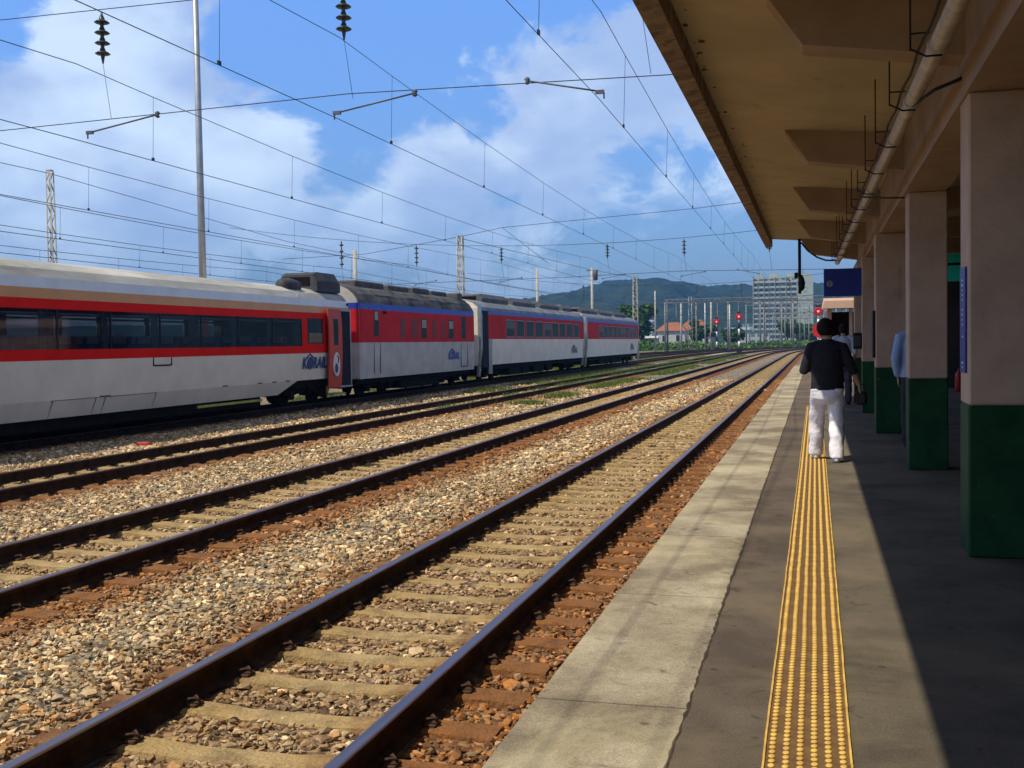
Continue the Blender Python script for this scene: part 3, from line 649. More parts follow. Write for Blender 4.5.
def ac_unit(parent, y0, y1, z0, z1, hw=.85, m_=None):
    mb = MB(); c = (z1 - z0)
    pr = [(-hw, z0), (-hw, z0 + c * .55), (-hw * .78, z1), (hw * .78, z1), (hw, z0 + c * .55), (hw, z0)]
    mb.loft([[(p[0] * .93, y0, z0 + (p[1] - z0) * .86) for p in pr], [(p[0], y0 + .25, p[1]) for p in pr], [(p[0], y1 - .25, p[1]) for p in pr], [(p[0] * .93, y1, z0 + (p[1] - z0) * .8) for p in pr]], 0)
    o = mb.build('roof_unit', m_ or M_roofd, parent)
    g_ = MB(); g_.box(-hw * .6, hw * .6, y0 - .012, y0 + .004, z0 + c * .28, z0 + c * .74); g_.build('grille', M_under, o)
    return o
def logo(parent, x, y, z, size, text='KORAIL', mm=None):
    return put_text(text, size, mm or M_logo, parent, (x, y, z), (R(90), 0, R(90)), bold=size * .03, shear=.25, name='lettering')
RH = .5   # rail head offset inside the train objects: train objects sit at z = RZ; heights below are above the rail
def Zr(z): return z - RZ

# ---- coach 1: white with red and tan window band
c1o = empty('passenger_coach', (XC, 0, RZ)); tag(c1o, 'white coach with red window band and open red door, nearest in the train', 'railway coach', 'coaches of the standing train')
Y0, Y1 = 12.9, 36.15
def up(l): return [(Zr(z), x, q) for z, x, q in l]
side1 = up([(.38, 1.44, 0), (1.26, 1.5, 1), (1.50, 1.5, 1), (2.385, 1.5, 1), (2.61, 1.475, 2), (2.84, 1.44, 3), (3.08, 1.38, 4)])
roof1 = [(1.22, Zr(3.28), 4), (.9, Zr(3.44), 4), (.45, Zr(3.53), 4), (0, Zr(3.56), 4)]
car_body(c1o, Y0, Y1, side1, roof1, [M_white, M_cred, M_tan, M_pale, M_roofg], hole=(2, 13.2, 32.29))
sk = MB()
for s in (-1, 1):
    pr_ = [(Y0 + .02, Zr(-.03)), (30.9, Zr(-.03)), (32.0, Zr(.38)), (Y0 + .02, Zr(.38))]
    v0 = [(s * (1.30 if p[1] < .6 else 1.44), p[0], p[1]) for p in pr_]; v1 = [(s * (abs(p[0]) - .05), p[1], p[2]) for p in v0]
    sk.loft([v0, v1], 0)
sk.build('skirt', M_white, c1o)
M_pane = mat('tinted_pane', (.010, .018, .030), .04, 0, .3, 1.5, spec=.9)
M_pane.node_tree.nodes['Principled BSDF'].inputs['Alpha'].default_value = .42
ed = [13.2, 14.6, 16.6, 18.62, 20.4, 22.3, 24.33, 26.25, 28.22, 30.3, 32.29]
M_seat = mat('seat_blue', (.05, .09, .30), .8, 0, .2, 5); M_seatr = mat('seat_red', (.35, .03, .04), .8, 0, .2, 5); M_hc = mat('headrest_cloth', (.6, .6, .58), .8); M_cur = mat('window_curtain', (.20, .24, .26), .8, 0, .3, 10)
for a_, b2 in zip(ed[:-1], ed[1:]):
    for s_ in (-1, 1):
        o = MB().box(s_ * 1.5 - .008, s_ * 1.5 + .006, a_ + .02, b2 - .02, Zr(1.502), Zr(2.383)).build('window', M_pane, c1o)
        fr = MB(); fr.box(s_ * 1.492 - .02, s_ * 1.492 + .02, a_ - .02, a_ + .02, Zr(1.501), Zr(2.384)); fr.build('window_post', M_blk, o)
        cu = MB(); w_c = .22 if (int(a_) % 3) else .5
        for q in range(6): cu.tube([(s_ * 1.43, b2 - .06 - q * w_c / 6, Zr(1.5)), (s_ * 1.43, b2 - .06 - q * w_c / 6, Zr(2.38))], .028, 6)
        cu.build('curtain', M_cur, o)
inn_ = MB(); inn_.box(-1.38, 1.38, 13.1, 32.4, Zr(.56), Zr(.60)); inn_.box(-1.38, 1.38, 32.33, 32.38, Zr(.601), Zr(3.2)); inn_.box(-1.38, 1.38, 13.12, 13.17, Zr(.601), Zr(3.2)); inn_.box(-1.44, -.85, 13.2, 32.3, Zr(2.28), Zr(2.31)); inn_.box(.85, 1.44, 13.2, 32.3, Zr(2.28), Zr(2.31)); inn_.box(-1.38, 1.38, 13.2, 32.3, Zr(2.75), Zr(2.8)); inn_.build('saloon', mat('saloon_dark', (.45, .45, .44), .8), c1o)
y_ = 14.0; ki = 0
while y_ < 31.8:
    for s_ in (-1, 1):
        st2 = MB(); st2.box(s_ * .88 - .5, s_ * .88 + .5, y_, y_ + .14, Zr(1.05), Zr(1.80), 0, .04); st2.box(s_ * .88 - .5, s_ * .88 + .5, y_ - .45, y_, Zr(.95), Zr(1.08), 0, .03); so_ = st2.build('seat', M_seatr if ki % 5 == 2 else M_seat, c1o)
        hc = MB(); hc.box(s_ * .88 - .4, s_ * .88 - .05, y_ - .012, y_ + .152, Zr(1.62), Zr(1.81), 0, .01); hc.box(s_ * .88 + .05, s_ * .88 + .4, y_ - .012, y_ + .152, Zr(1.62), Zr(1.81), 0, .01); hc.build('headrest_cover', M_hc, so_)
    y_ += 1.02; ki += 1
w_ = MB().box(1.49, 1.51, 32.7, 33.85, Zr(1.58), Zr(2.42)).build('window', M_win, c1o); MB().box(1.511, 1.514, 32.78, 33.77, Zr(1.62), Zr(1.93)).build('blind', mat('blind_olive', (.16, .15, .09), .7), w_)
dr = MB(); dr.box(1.40, 1.508, 35.05, 36.05, Zr(.10), Zr(2.72)); dro = dr.build('doorway', M_dkbl, c1o)  # solid dark panel paints the shade inside the open entrance
f_ = MB(); f_.box(1.5, 1.53, 36.03, 36.10, Zr(.06), Zr(2.76)); f_.box(1.5, 1.53, 35.0, 35.05, Zr(.06), Zr(2.76)); f_.box(1.5, 1.53, 35.05, 36.03, Zr(2.71), Zr(2.76)); f_.box(1.4, 1.56, 34.9, 36.09, Zr(.03), Zr(.09)); f_.build('door_frame', M_steel, dro)
d_ = MB(); d_.loft([[(1.555, 34.0, Zr(.05)), (1.555, 35.05, Zr(.05)), (1.60, 35.05, Zr(.05)), (1.60, 34.0, Zr(.05))], [(1.615, 34.0, Zr(1.2)), (1.615, 35.05, Zr(1.2)), (1.665, 35.05, Zr(1.2)), (1.665, 34.0, Zr(1.2))],
          [(1.615, 34.0, Zr(2.2)), (1.615, 35.05, Zr(2.2)), (1.665, 35.05, Zr(2.2)), (1.665, 34.0, Zr(2.2))], [(1.57, 34.0, Zr(2.76)), (1.57, 35.05, Zr(2.76)), (1.62, 35.05, Zr(2.76)), (1.62, 34.0, Zr(2.76))]], 0)
do = d_.build('door', mat('door_red', (.56, .055, .02), .5, 0, .08), c1o)
MB().box(1.66, 1.672, 34.36, 34.72, Zr(1.52), Zr(2.42), 0, .004).build('door_window', M_win, do)
ov = MB(); ov.loft([[(q, 34.55 + .26 * math.cos(k * math.pi / 10), Zr(.86) + .42 * math.sin(k * math.pi / 10)) for k in range(20)] for q in (1.64, 1.675)], 0); ov.build('emblem', M_wh, do)
ov = MB(); ov.loft([[(q, 34.50 + .13 * math.cos(k * math.pi / 8), Zr(.72) + .17 * math.sin(k * math.pi / 8)) for k in range(16)] for q in (1.676, 1.681)], 0); ov.tube([(1.68, 34.62, Zr(.9)), (1.68, 34.68, Zr(1.08)), (1.68, 34.58, Zr(1.15))], .025, 5); ov.build('emblem_mark', M_logo, do)
logo(c1o, 1.507, 33.15, Zr(.92), .52)
gl = MB(); gl.loft([[(q, 32.83 + .2 * math.cos(k * math.pi / 8), Zr(.90) + .17 * math.sin(k * math.pi / 8)) for k in range(16)] for q in (1.49, 1.506)], 0); gl.tube([(1.505, 32.62, Zr(1.12)), (1.505, 32.83, Zr(1.24)), (1.505, 33.04, Zr(1.12))], .025, 5); gl.build('globe_mark', M_logo, c1o)
ln = MB()
def hline(y0, y1, z): ln.box(1.497 if z > .9 else 1.46, 1.5035 if z > .9 else 1.48, y0, y1, Zr(z) - .01, Zr(z) + .01)
for yy_ in (24.0, 24.8): ln.box(1.48, 1.5025, yy_ - .018, yy_ + .018, Zr(1.06), Zr(1.262))
ln.box(1.48, 1.5025, 24.0, 24.8, Zr(1.04), Zr(1.075)); ln.build('hatch_outline', M_under, c1o)
ln = MB(); ln.box(1.42, 1.4435, 20.2, 24.2, Zr(.362), Zr(.374))
for yy_ in (20.25, 21.75, 22.1, 24.15): ln.add([(1.4425, yy_, Zr(.36)), (1.4425, yy_ + .03, Zr(.36)), (1.308, yy_ + .01 - .02, Zr(-.02)), (1.308, yy_ - .02, Zr(-.02))], [(0, 1, 2, 3)])
ln.box(1.41, 1.452, 21.9, 22.3, Zr(.375), Zr(.40)); ln.build('panel_gap', mat('gap_grey', (.10, .10, .10), .8), c1o)
ln = MB()
for yy_ in (27.4, 29.4, 30.3, 31.2): ln.box(1.42, 1.462, yy_, yy_ + .25, Zr(.385), Zr(.41))
ln.build('latch', M_under, c1o)
bogie(c1o, 16.2); bogie(c1o, 33.3)
ub = MB(); ub.box(-1.2, 1.2, 18.6, 30.0, .18, .9, 0, .03); ub.box(-1.3, 1.3, 30.0, 36.2, .62, .9, 0, .02); ub.box(-1.3, 1.3, 12.95, 18.6, .62, .9, 0, .02); ub.build('underframe', M_under, c1o)
ys_ = MB(); ys_.box(1.18, 1.25, 26.4, 30.0, .33, .40); ys_.build('step_rail', M_yel, c1o)
fs_ = MB(); fs_.box(1.2, 1.5, 34.6, 35.6, .28, .34); fs_.box(1.2, 1.26, 34.6, 34.7, .3, .62); fs_.build('footstep', M_yel, c1o)
q = ac_unit(c1o, 34.2, 36.1, Zr(3.38), Zr(4.05), .78, M_roofk); q.location.x = .42
bb = MB(); bb.lathe((0.85, 32.7, Zr(3.50)), [(.05, -.6), (.2, -.55), (.26, 0), (.2, .55), (.05, .6)], 12, 0, 'y'); bb.build('roof_vent', M_roofk, c1o)
MB().tube([(1.47, 35.9, Zr(2.95)), (1.51, 35.9, Zr(2.95))], .045, 10).build('door_lamp', M_under, c1o)

# ---- car 2: generator van
c2o = empty('generator_van', (XC, 0, RZ)); tag(c2o, 'crimson over grey generator van with dusty humped roof, second in the train', 'railway van', 'coaches of the standing train')
side2 = up([(.25, 1.46, 0), (1.60, 1.5, 1), (2.84, 1.5, 2), (3.07, 1.485, 3)])
roof2 = [(1.42, Zr(3.2), 3), (1.28, Zr(3.42), 3), (1.05, Zr(3.62), 3), (.75, Zr(3.76), 3), (.4, Zr(3.84), 3), (0, Zr(3.86), 3)]
car_body(c2o, 37.0, 50.9, side2, roof2, [M_lgrey, M_cred2, M_cblue, M_roofl])
rp = MB()
for (a_, b2, h) in ((38.4, 41.2, .10), (41.8, 44.0, .07), (44.6, 46.6, .1), (47.0, 49.0, .06)):
    rp.box(-.6, .75, a_, b2, Zr(3.72), Zr(3.90) + h, 0, .05)
    rp.add([(1.29, a_ + .5, Zr(3.43)), (1.29, b2 - .5, Zr(3.43)), (1.07, b2 - .5, Zr(3.63)), (1.07, a_ + .5, Zr(3.63))], [(0, 1, 2, 3)])
rp.build('roof_hatch', mat('roof_panel_dark', (.09, .085, .08), .8, 0, .3, 3), c2o)
MB().box(-1.0, 1.0, 50.0, 50.6, Zr(3.55), Zr(3.98), 0, .05).build('roof_end_box', M_roofd, c2o)
for a_, b2 in ((41.0, 41.6), (42.3, 42.95), (44.8, 45.3), (46.0, 46.45)): MB().box(1.49, 1.508, a_, b2, Zr(1.77), Zr(2.55)).build('louvre', M_vent, c2o)
for a_, b2 in ((43.45, 44.1), (47.0, 47.7)):
    o = MB().box(1.49, 1.508, a_, b2, Zr(1.75), Zr(2.60)).build('window', M_win, c2o); MB().box(1.509, 1.512, a_ + .06, b2 - .06, Zr(2.20), Zr(2.55)).build('blind', mat('window_blind', (.34, .34, .30), .7), o)
for a_, b2 in ((38.3, 38.75),):
    o = MB().box(1.49, 1.508, a_, b2, Zr(1.85), Zr(2.82)).build('window', M_win, c2o); MB().box(1.509, 1.512, a_ + .06, b2 - .06, Zr(2.45), Zr(2.78)).build('blind', MATS['window_blind'], o)
o = MB().box(1.49, 1.508, 48.9, 49.5, Zr(1.75), Zr(2.78)).build('window', M_win, c2o)
ln = MB()
for yy_ in (38.3, 38.9, 48.8, 49.8): ln.box(1.48, 1.5035, yy_ - .012, yy_ + .012, Zr(.42), Zr(1.6))
ln.box(1.48, 1.5, 48.8, 49.8, Zr(.42), Zr(.46)); ln.build('door_outline', MATS['gap_grey'], c2o)
logo(c2o, 1.507, 47.7, Zr(.95), .46, mm=mat('logo_bright_blue', (.03, .08, .36), .5))
gl = MB(); gl.tube([(1.505, 47.2, Zr(1.15)), (1.505, 47.45, Zr(1.28)), (1.505, 47.75, Zr(1.15))], .03, 5); gl.build('globe_mark', MATS['logo_bright_blue'], c2o)
q = MB(); q.box(-1.47, 1.47, 36.96, 36.99, Zr(1.60), Zr(2.84), 0); q.box(-1.47, 1.47, 36.96, 36.99, Zr(.28), Zr(1.598), 1); q.box(-1.45, 1.45, 36.96, 36.99, Zr(2.842), Zr(3.07), 2); q.build('end_wall', [M_cred2, M_lgrey, M_cblue], c2o)
bogie(c2o, 39.6); bogie(c2o, 48.3)
ub = MB(); ub.box(-1.3, 1.3, 37.1, 50.8, .55, .75, 0, .02); ub.box(-1.25, 1.25, 41.6, 46.2, .22, .56, 0, .03); ub.build('underframe', M_under, c2o)
MB().box(1.46, 1.54, 39.2, 39.5, Zr(2.72), Zr(2.80)).build('marker_lamp', M_under, c2o)

# ---- cars 3 and 4: crimson and white coaches
def mug(y0, y1, label, wins, logoy, units, red_mark=None):
    o = empty('passenger_coach', (XC, 0, RZ)); tag(o, label, 'railway coach', 'coaches of the standing train')
    sd = up([(-.02 + .42, 1.46, 0), (1.73, 1.55, 1), (3.0, 1.55, 2), (3.18, 1.53, 4)])
    rf = [(1.47, Zr(3.34), 4), (1.2, Zr(3.58), 4), (.7, Zr(3.74), 4), (0, Zr(3.80), 4)]
    car_body(o, y0, y1, sd, rf, [M_white2, M_cred2, M_cblue, M_white, M_roofm])
    for e_, s in ((y0, 1), (y1, -1)):     # dark panel paints the door recess's shade, steel skirt beside it, posts at each end
        ya, yb_ = sorted((e_ + s * .30, e_ + s * 1.35))
        if s > 0 and y0 < 60:
            d = MB().box(1.50, 1.562, ya, yb_, Zr(.30), Zr(3.15)).build('door', M_dkbl, o)
            ya, yb_ = sorted((e_ + s * 1.35, e_ + s * 1.95)); MB().box(1.50, 1.566, ya, yb_, Zr(-.05), Zr(1.72)).build('door_panel', M_steel, d)
        ya, yb_ = sorted((e_ - s * .01, e_ + s * .30)); q = MB(); q.loft([[(1.42, ya, Zr(-.15)), (1.42, yb_, Zr(-.15)), (1.30, yb_, Zr(-.15)), (1.30, ya, Zr(-.15))], [(1.562, ya, Zr(1.2)), (1.562, yb_, Zr(1.2)), (1.45, yb_, Zr(1.2)), (1.45, ya, Zr(1.2))], [(1.565, ya, Zr(2.9)), (1.565, yb_, Zr(2.9)), (1.45, yb_, Zr(2.9)), (1.45, ya, Zr(2.9))], [(1.50, ya, Zr(3.45)), (1.50, yb_, Zr(3.45)), (1.40, yb_, Zr(3.45)), (1.40, ya, Zr(3.45))]], 0); q.build('corner_post', M_steel, o)
    q = MB(); q.box(-1.42, 1.42, y0 - .03, y0 - .004, Zr(.5), Zr(3.3)); q.build('end_wall', M_white, o)
    q = MB(); q.box(-.5, .5, y0 - .30, y0 - .032, Zr(.6), Zr(2.9)); q.box(-.5, .5, y1 + .005, y1 + .3, Zr(.6), Zr(2.9)); q.build('gangway', M_under, o)
    q = MB(); q.box(1.49, 1.505, y0 + .3, y1 - .3, Zr(3.2), Zr(3.33)); 
    for a_, b2 in wins:
        w = MB().box(1.54, 1.558, a_, b2, Zr(1.86), Zr(2.74)).build('window', M_win, o)
        fr = MB(); fr.box(1.55, 1.562, a_ - .03, a_, Zr(1.83), Zr(2.77)); fr.box(1.55, 1.562, b2, b2 + .03, Zr(1.83), Zr(2.77)); fr.box(1.55, 1.562, a_, b2, Zr(2.74), Zr(2.77)); fr.box(1.55, 1.562, a_, b2, Zr(1.83), Zr(1.86)); fr.build('window_frame', M_steel, w)
        if random.random() < .5: MB().box(1.5585, 1.561, a_ + .1, b2 - .1, Zr(2.3), Zr(2.7)).build('curtain', mat('curtain', (.15, .16, .17), .8), w)
    logo(o, 1.558, logoy, Zr(.95), .5)
    MB().tube([(1.552, logoy - .6, Zr(1.15)), (1.552, logoy - .25, Zr(1.32)), (1.552, logoy + .1, Zr(1.15))], .03, 5).build('globe_mark', M_logo, o)
    bogie(o, y0 + 3.2); bogie(o, y1 - 3.2)
    ub = MB(); ub.box(-1.3, 1.3, y0 + .1, y1 - .1, .62, .93, 0, .02)
    for (a_, b2, x0, x1) in ((6, 8.5, .5, 1.3), (9, 10.6, .6, 1.25), (11.5, 14, .4, 1.3), (15, 16.4, .7, 1.25)):
        ub.box(x0, x1, y0 + a_, y0 + b2, .25, .63, 0, .03); ub.box(-x1, -x0, y0 + a_ + .6, y0 + b2 + .3, .3, .63, 0, .03)
    ub.build('underframe', M_under, o)
    for a_, b2 in units: ac_unit(o, a_, b2, Zr(3.6), Zr(4.12), .95)
    if red_mark: MB().lathe((1.565, red_mark, Zr(2.15)), [(.28, 0), (.28, .02)], 14, 0, 'x').build('tail_disc', M_red, o)
    return o
w3 = [(56.43, 58.1), (58.54, 60.2), (60.66, 62.35), (62.84, 64.6), (65.02, 66.75), (67.08, 68.8), (69.2, 70.8), (71.3, 73.1), (73.56, 75.1)]
mug(51.75, 77.1, 'crimson and white coach with nine square windows, third in the train', w3, 73.7, [(54.2, 59.2), (60.2, 65.4), (66.6, 72.0), (73.0, 75.8)])
w4 = [(82.6 + k * 2.05, 82.6 + k * 2.05 + 1.65) for k in range(9)]
mug(77.85, 102.2, 'crimson and white coach at the far end of the train', w4, 98.4, [(79.3, 85.2), (86.6, 91.6), (93.2, 98.6)], 95.8)

# ================================================================= OVERHEAD LINES
M_wire = mat('wire', (.035, .035, .045), .6, .3, .1)
M_ins = mat('insulator_porcelain', (.045, .055, .05), .3, 0, .15)
M_galv = mat('galvanised_steel', (.42, .44, .45), .5, .5, .1, 4)
M_cpole = mat('concrete_pole', (.42, .40, .34), .85, 0, .12, 3)
M_dgrn = mat('dark_grey_steel', (.12, .13, .14), .6, .4, .2)
ZC, ZM = 4.81, 6.0
HS = [14.9, 58.0, 104, 150, 196]
olab = ['overhead contact line above the track nearest the platform', 'overhead contact line above the second track from the platform', 'overhead contact line above the third track from the platform', 'overhead contact line running over the train',
        'overhead contact line over the first track behind the train', 'overhead contact line over the second track behind the train', 'overhead contact line over the outermost left track']
for i, tx in enumerate(TR):
    ol = empty('overhead_line', (tx, 0, RZ)); tag(ol, olab[i], 'overhead wire', 'overhead lines along the tracks')
    w = [.006, .006, .007, .008, .010, .011, .012][i]
    st = [.13, .35, .5, 0, 0, 0, 0][i]
    sup = [-28.5] + HS + [242, 290]
    cp = []; mp_ = []
    def off(v):   # stagger between supports
        for a_, b2 in zip(sup[:-1], sup[1:]):
            if a_ <= v <= b2:
                k = sup.index(a_); u = (v - a_) / (b2 - a_); s0 = 1 if k % 2 else -1; return (s0 * (1 - u) - s0 * u) * .18, u
        return 0, 0
    grid = sorted(set(list(np.arange(-10, 290, 5.4)) + [h for h in HS]))
    con = []; mes = []
    for v in grid:
        d, u = off(v); d += [-.1, .27, .5, .8, .5, .4, 0][i]; sag = 4 * u * (1 - u) * .42; bx = float(bend(v))
        con.append((d + bx, v, ZC - RZ)); mes.append((d + .04 + bx, v, ZM - RZ - sag * (1 if i < 3 else .7)))
    MB().tube(con, w, 4).build('contact_wire', M_wire, ol); MB().tube(mes, w, 4).build('messenger_wire', M_wire, ol)
    for c_, m_ in zip(con, mes):
        if c_[1] in HS: continue
        d = MB(); d.tube([c_, m_], w * .6, 4); d.box(c_[0] - .012, c_[0] + .012, c_[1] - .03, c_[1] + .03, c_[2], c_[2] + .05); d.build('dropper', M_wire, ol)
def insul(parent, x, y, z0, z1, n=4, r=.12, w=1):
    mb = MB(); L_ = z1 - z0; pr = [(.012 * w, 0), (.02, .05)]
    for k in range(n):
        z = .08 + (L_ - .16) * (k + .5) / n; s = (L_ - .16) / n
        pr += [(.028 * w, z - s * .45), (.034 * w, z - s * .10), (r * .9, z - s * .12), (r * 1.08, z - s * .04), (r * .8, z + s * .10), (.05 * w, z + s * .20), (.04 * w, z + s * .42)]
    pr += [(.02, L_ - .05), (.012, L_)]
    mb.lathe((x, y, z0), pr, 14); return mb.build('insulator', M_ins, parent)
hl = ['nearest cross span of cables with disc insulators and steady arms over the tracks', 'second cross span of cables over the tracks beside the lattice mast', 'third cross span of cables, above the far end of the train',
      'fourth cross span of cables beyond the train', 'farthest cross span of cables near the signals']
for k, hy in enumerate(HS):
    h = empty('headspan', (0, hy, 0)); tag(h, hl[k], 'cross span', 'cable cross spans over the yard')
    ww = .007 if k == 0 else .008 + .004 * k
    xr = 11.5 if k == 0 else 4.5
    bx = float(bend(hy))
    xl = -33.5 if k < 3 else -26
    MB().tube([(xl, 0, 4.9), (-12.7, 0, 5.05), (-6.6, 0, 5.17), (-1.8 + bx, 0, 5.06), (xr, 0, 4.95)], ww, 4).build('steady_wire', M_wire, h)
    zt = lambda x: 6.79 + .0022 * (x + 9) ** 2 if k == 0 else 6.8 + .004 * (x + 12) ** 2
    MB().tube([(x_, 0, zt(x_)) for x_ in np.linspace(xl, xr, 14)], ww, 4).build('span_wire', M_wire, h)
    xs_ = [(-2.25, -2.75), (-6.64, -6.8), (-10.75, -11.05), (-16.7, -16.8), (-21.7, -21.8), (-26.3, -26.4)]
    for q, (xm, xc) in enumerate(xs_):
        if k >= 3 and q > 4: continue
        xm += bx; xc += bx
        zb = 5.98 if q else 6.0
        insul(h, xm, 0, zb - .02, zt(xm) - .03, 4 if k < 2 else 3, .11 if k == 0 else .12)
        MB().tube([(xm, 0, zb - .02), (xm + .12, 0, 5.1)], ww * .6, 4).build('dropper', M_wire, h)
        s = 1 if q == 0 else -1
        if q == 0: a0, a1 = (-3.87 + bx, 0, 5.14), (-2.78 + bx, 0, 4.9)
        else: a0, a1 = (xc + 1.25, 0, 5.1), (xc - .02, 0, 4.9)
        ar = MB(); ar.tube([a0, a1], .013 if k == 0 else .016, 6); ar.tube([a1, (a1[0], 0, 4.81)], .012, 5); ar.box(min(a1[0], a1[0] + .1 * -s) - .02, max(a1[0], a1[0] + .1 * -s), -.02, .02, 4.88, 4.93); ar.lathe((a0[0], 0, a0[2] - .05), [(.02, 0), (.04, .02), (.02, .04), (.045, .07), (.02, .10)], 8)
        ar.build('steady_arm', M_dgrn, h)
ex = empty('stay_wire', (0, 0, 0)); tag(ex, 'upper stay cables running from the lattice mast high across the yard', 'stay cable')
MB().tube([(-20.2, 60.7, 7.75), (-17.4, 60.7, 8.2), (-6, 60.5, 8.75), (4.5, 60.3, 9.6)], .014, 4).build('cable', M_wire, ex)
MB().tube([(-20.2, 60.7, 7.75), (-26, 60.7, 7.0), (-31.5, 60.7, 6.9)], .014, 4).build('cable', M_wire, ex)
MB().tube([(-17.4, 60.7, 8.2), (-14.6, 60.4, 6.0)], .012, 4).build('cable', M_wire, ex)
MB().tube([(-32, 40.4, 9.2), (-31.8, 62, 8.1), (-31.5, 104, 7.6), (-31.2, 150, 7.5)], .014, 4).build('cable', M_wire, ex)
MB().tube([(-32, 40.4, 9.2), (-33.5, 14.9, 9.6)], .014, 4).build('cable', M_wire, ex)
MB().tube([(-20, 60.7, 7.7), (-20.2, 100.8, 8.3), (-20, 125, 8.9), (-19, 190, 9)], .016, 4).build('cable', M_wire, ex)
# lattice masts and poles -------------------------------------------------------
def lattice(loc, h, w0, label, group=None, mt=None, name='lattice_mast', panel=.45):
    o = empty(name, loc); tag(o, label, 'mast', group)
    mb = MB(); mt = mt or M_cpole; w = w0 / 2
    for sx_ in (-1, 1):
        for sy_ in (-1, 1): mb.tube([(sx_ * w, sy_ * w, 0), (sx_ * w * .7, sy_ * w * .7, h)], .034, 4)
    br = mb; n = int(h / panel)
    for i in range(n):
        z0 = h * i / n; z1 = h * (i + 1) / n; a0 = w * (1 - .3 * i / n); a1 = w * (1 - .3 * (i + 1) / n); s = 1 if i % 2 else -1
        for q in (-1, 1):
            br.tube([(-a0 * s, q * a0, z0), (a1 * s, q * a1, z1)], .022, 4); br.tube([(q * a0, -a0 * s, z0), (q * a1, a1 * s, z1)], .022, 4)
    br.build('frame', mt, o); MB().box(-w * .72, w * .72, -w * .72, w * .72, h, h + .05).build('cap', mt, o)
    return o
lattice((-20.0, 60.76, -.8), 8.6, .42, 'tall lattice mast rising behind the crimson generator van roof', 'lattice masts')
lattice((-20.0, 125.1, -.8), 9.9, .62, 'lattice mast beyond the far end of the train', 'lattice masts')
lattice((-32.0, 40.4, -.8), 10.1, .30, 'slim lattice mast standing behind the left end of the white coach', 'lattice masts')
def pole(loc, h, r0, r1, label, mt, group=None, name='pole', extra=None, cat='pole'):
    o = empty(name, loc); tag(o, label, cat, group); MB().tube([(0, 0, 0), (0, 0, h)], [r0, r1], 12).build('shaft', mt, o)
    if extra: extra(o, h)
    return o
def lamps(o, h):
    q = MB(); q.box(-1.6, 1.6, -.05, .05, h, h + .1); q.build('crossarm', M_galv, o)
    for x_ in (-1.4, -.5, .5, 1.4): MB().box(x_ - .22, x_ + .22, -.25, .2, h + .1, h + .5, 0, .03).build('floodlight', M_dgrn, o)
pole((-20.0, 32.8, -.8), 18, .14, .08, 'tall thin steel lighting mast rising behind the white coach', M_galv, extra=lamps, name='lighting_mast', cat='mast')
def trafo(o, h):
    MB().lathe((.35, 0, h - 1.2), [(.05, 0), (.22, .05), (.22, .9), (.08, 1.0)], 10).build('transformer', M_dgrn, o); MB().box(-.5, .6, -.04, .04, h - .3, h - .2).build('crossarm', M_dgrn, o)
pole((-20.2, 100.8, -.8), 9.3, .16, .11, 'concrete pole with a transformer standing behind the last coach', M_cpole, extra=trafo)
pole((-22, 86.9, -.8), 8.47, .14, .10, 'plain concrete pole behind the third coach roof', M_cpole)
pole((-22, 50.1, -.8), 7.06, .12, .09, 'plain grey pole behind the humped roof of the generator van', M_cpole)
# support masts of the first span, outside the frame on the left and behind the canopy
# far poles and portals -----------------------------------------------------------
far = [(-33.97, 240, 12.64, .2, 'tall concrete pole at the left end of the distant row beyond the train', 0), (-31.34, 240, 10.8, .22, 'dark pole second from left in the distant row', 1), (-28.3, 240, 9.85, .24, 'pale concrete pole before the orange roofed houses', 0),
       (-23.1, 240, 9.7, .18, 'thin grey pole right of the orange roofs', 2), (-21.8, 240, 9.9, .24, 'concrete pole beside the shorter red signal', 0), (-18.2, 245, 9.4, .2, 'grey pole between the two red signals', 2)]
for x_, y_, h, r, lb_, k in far: pole((x_, y_, -.9), h + .9, r, r * .75, lb_, [M_cpole, M_dgrn, M_galv][k], 'distant line poles')
lattice((-26.3, 240, -.9), 12.0, .9, 'bluish lattice pole in front of the orange roofed houses', 'distant line poles', M_galv, 'lattice_pole', 1.2)
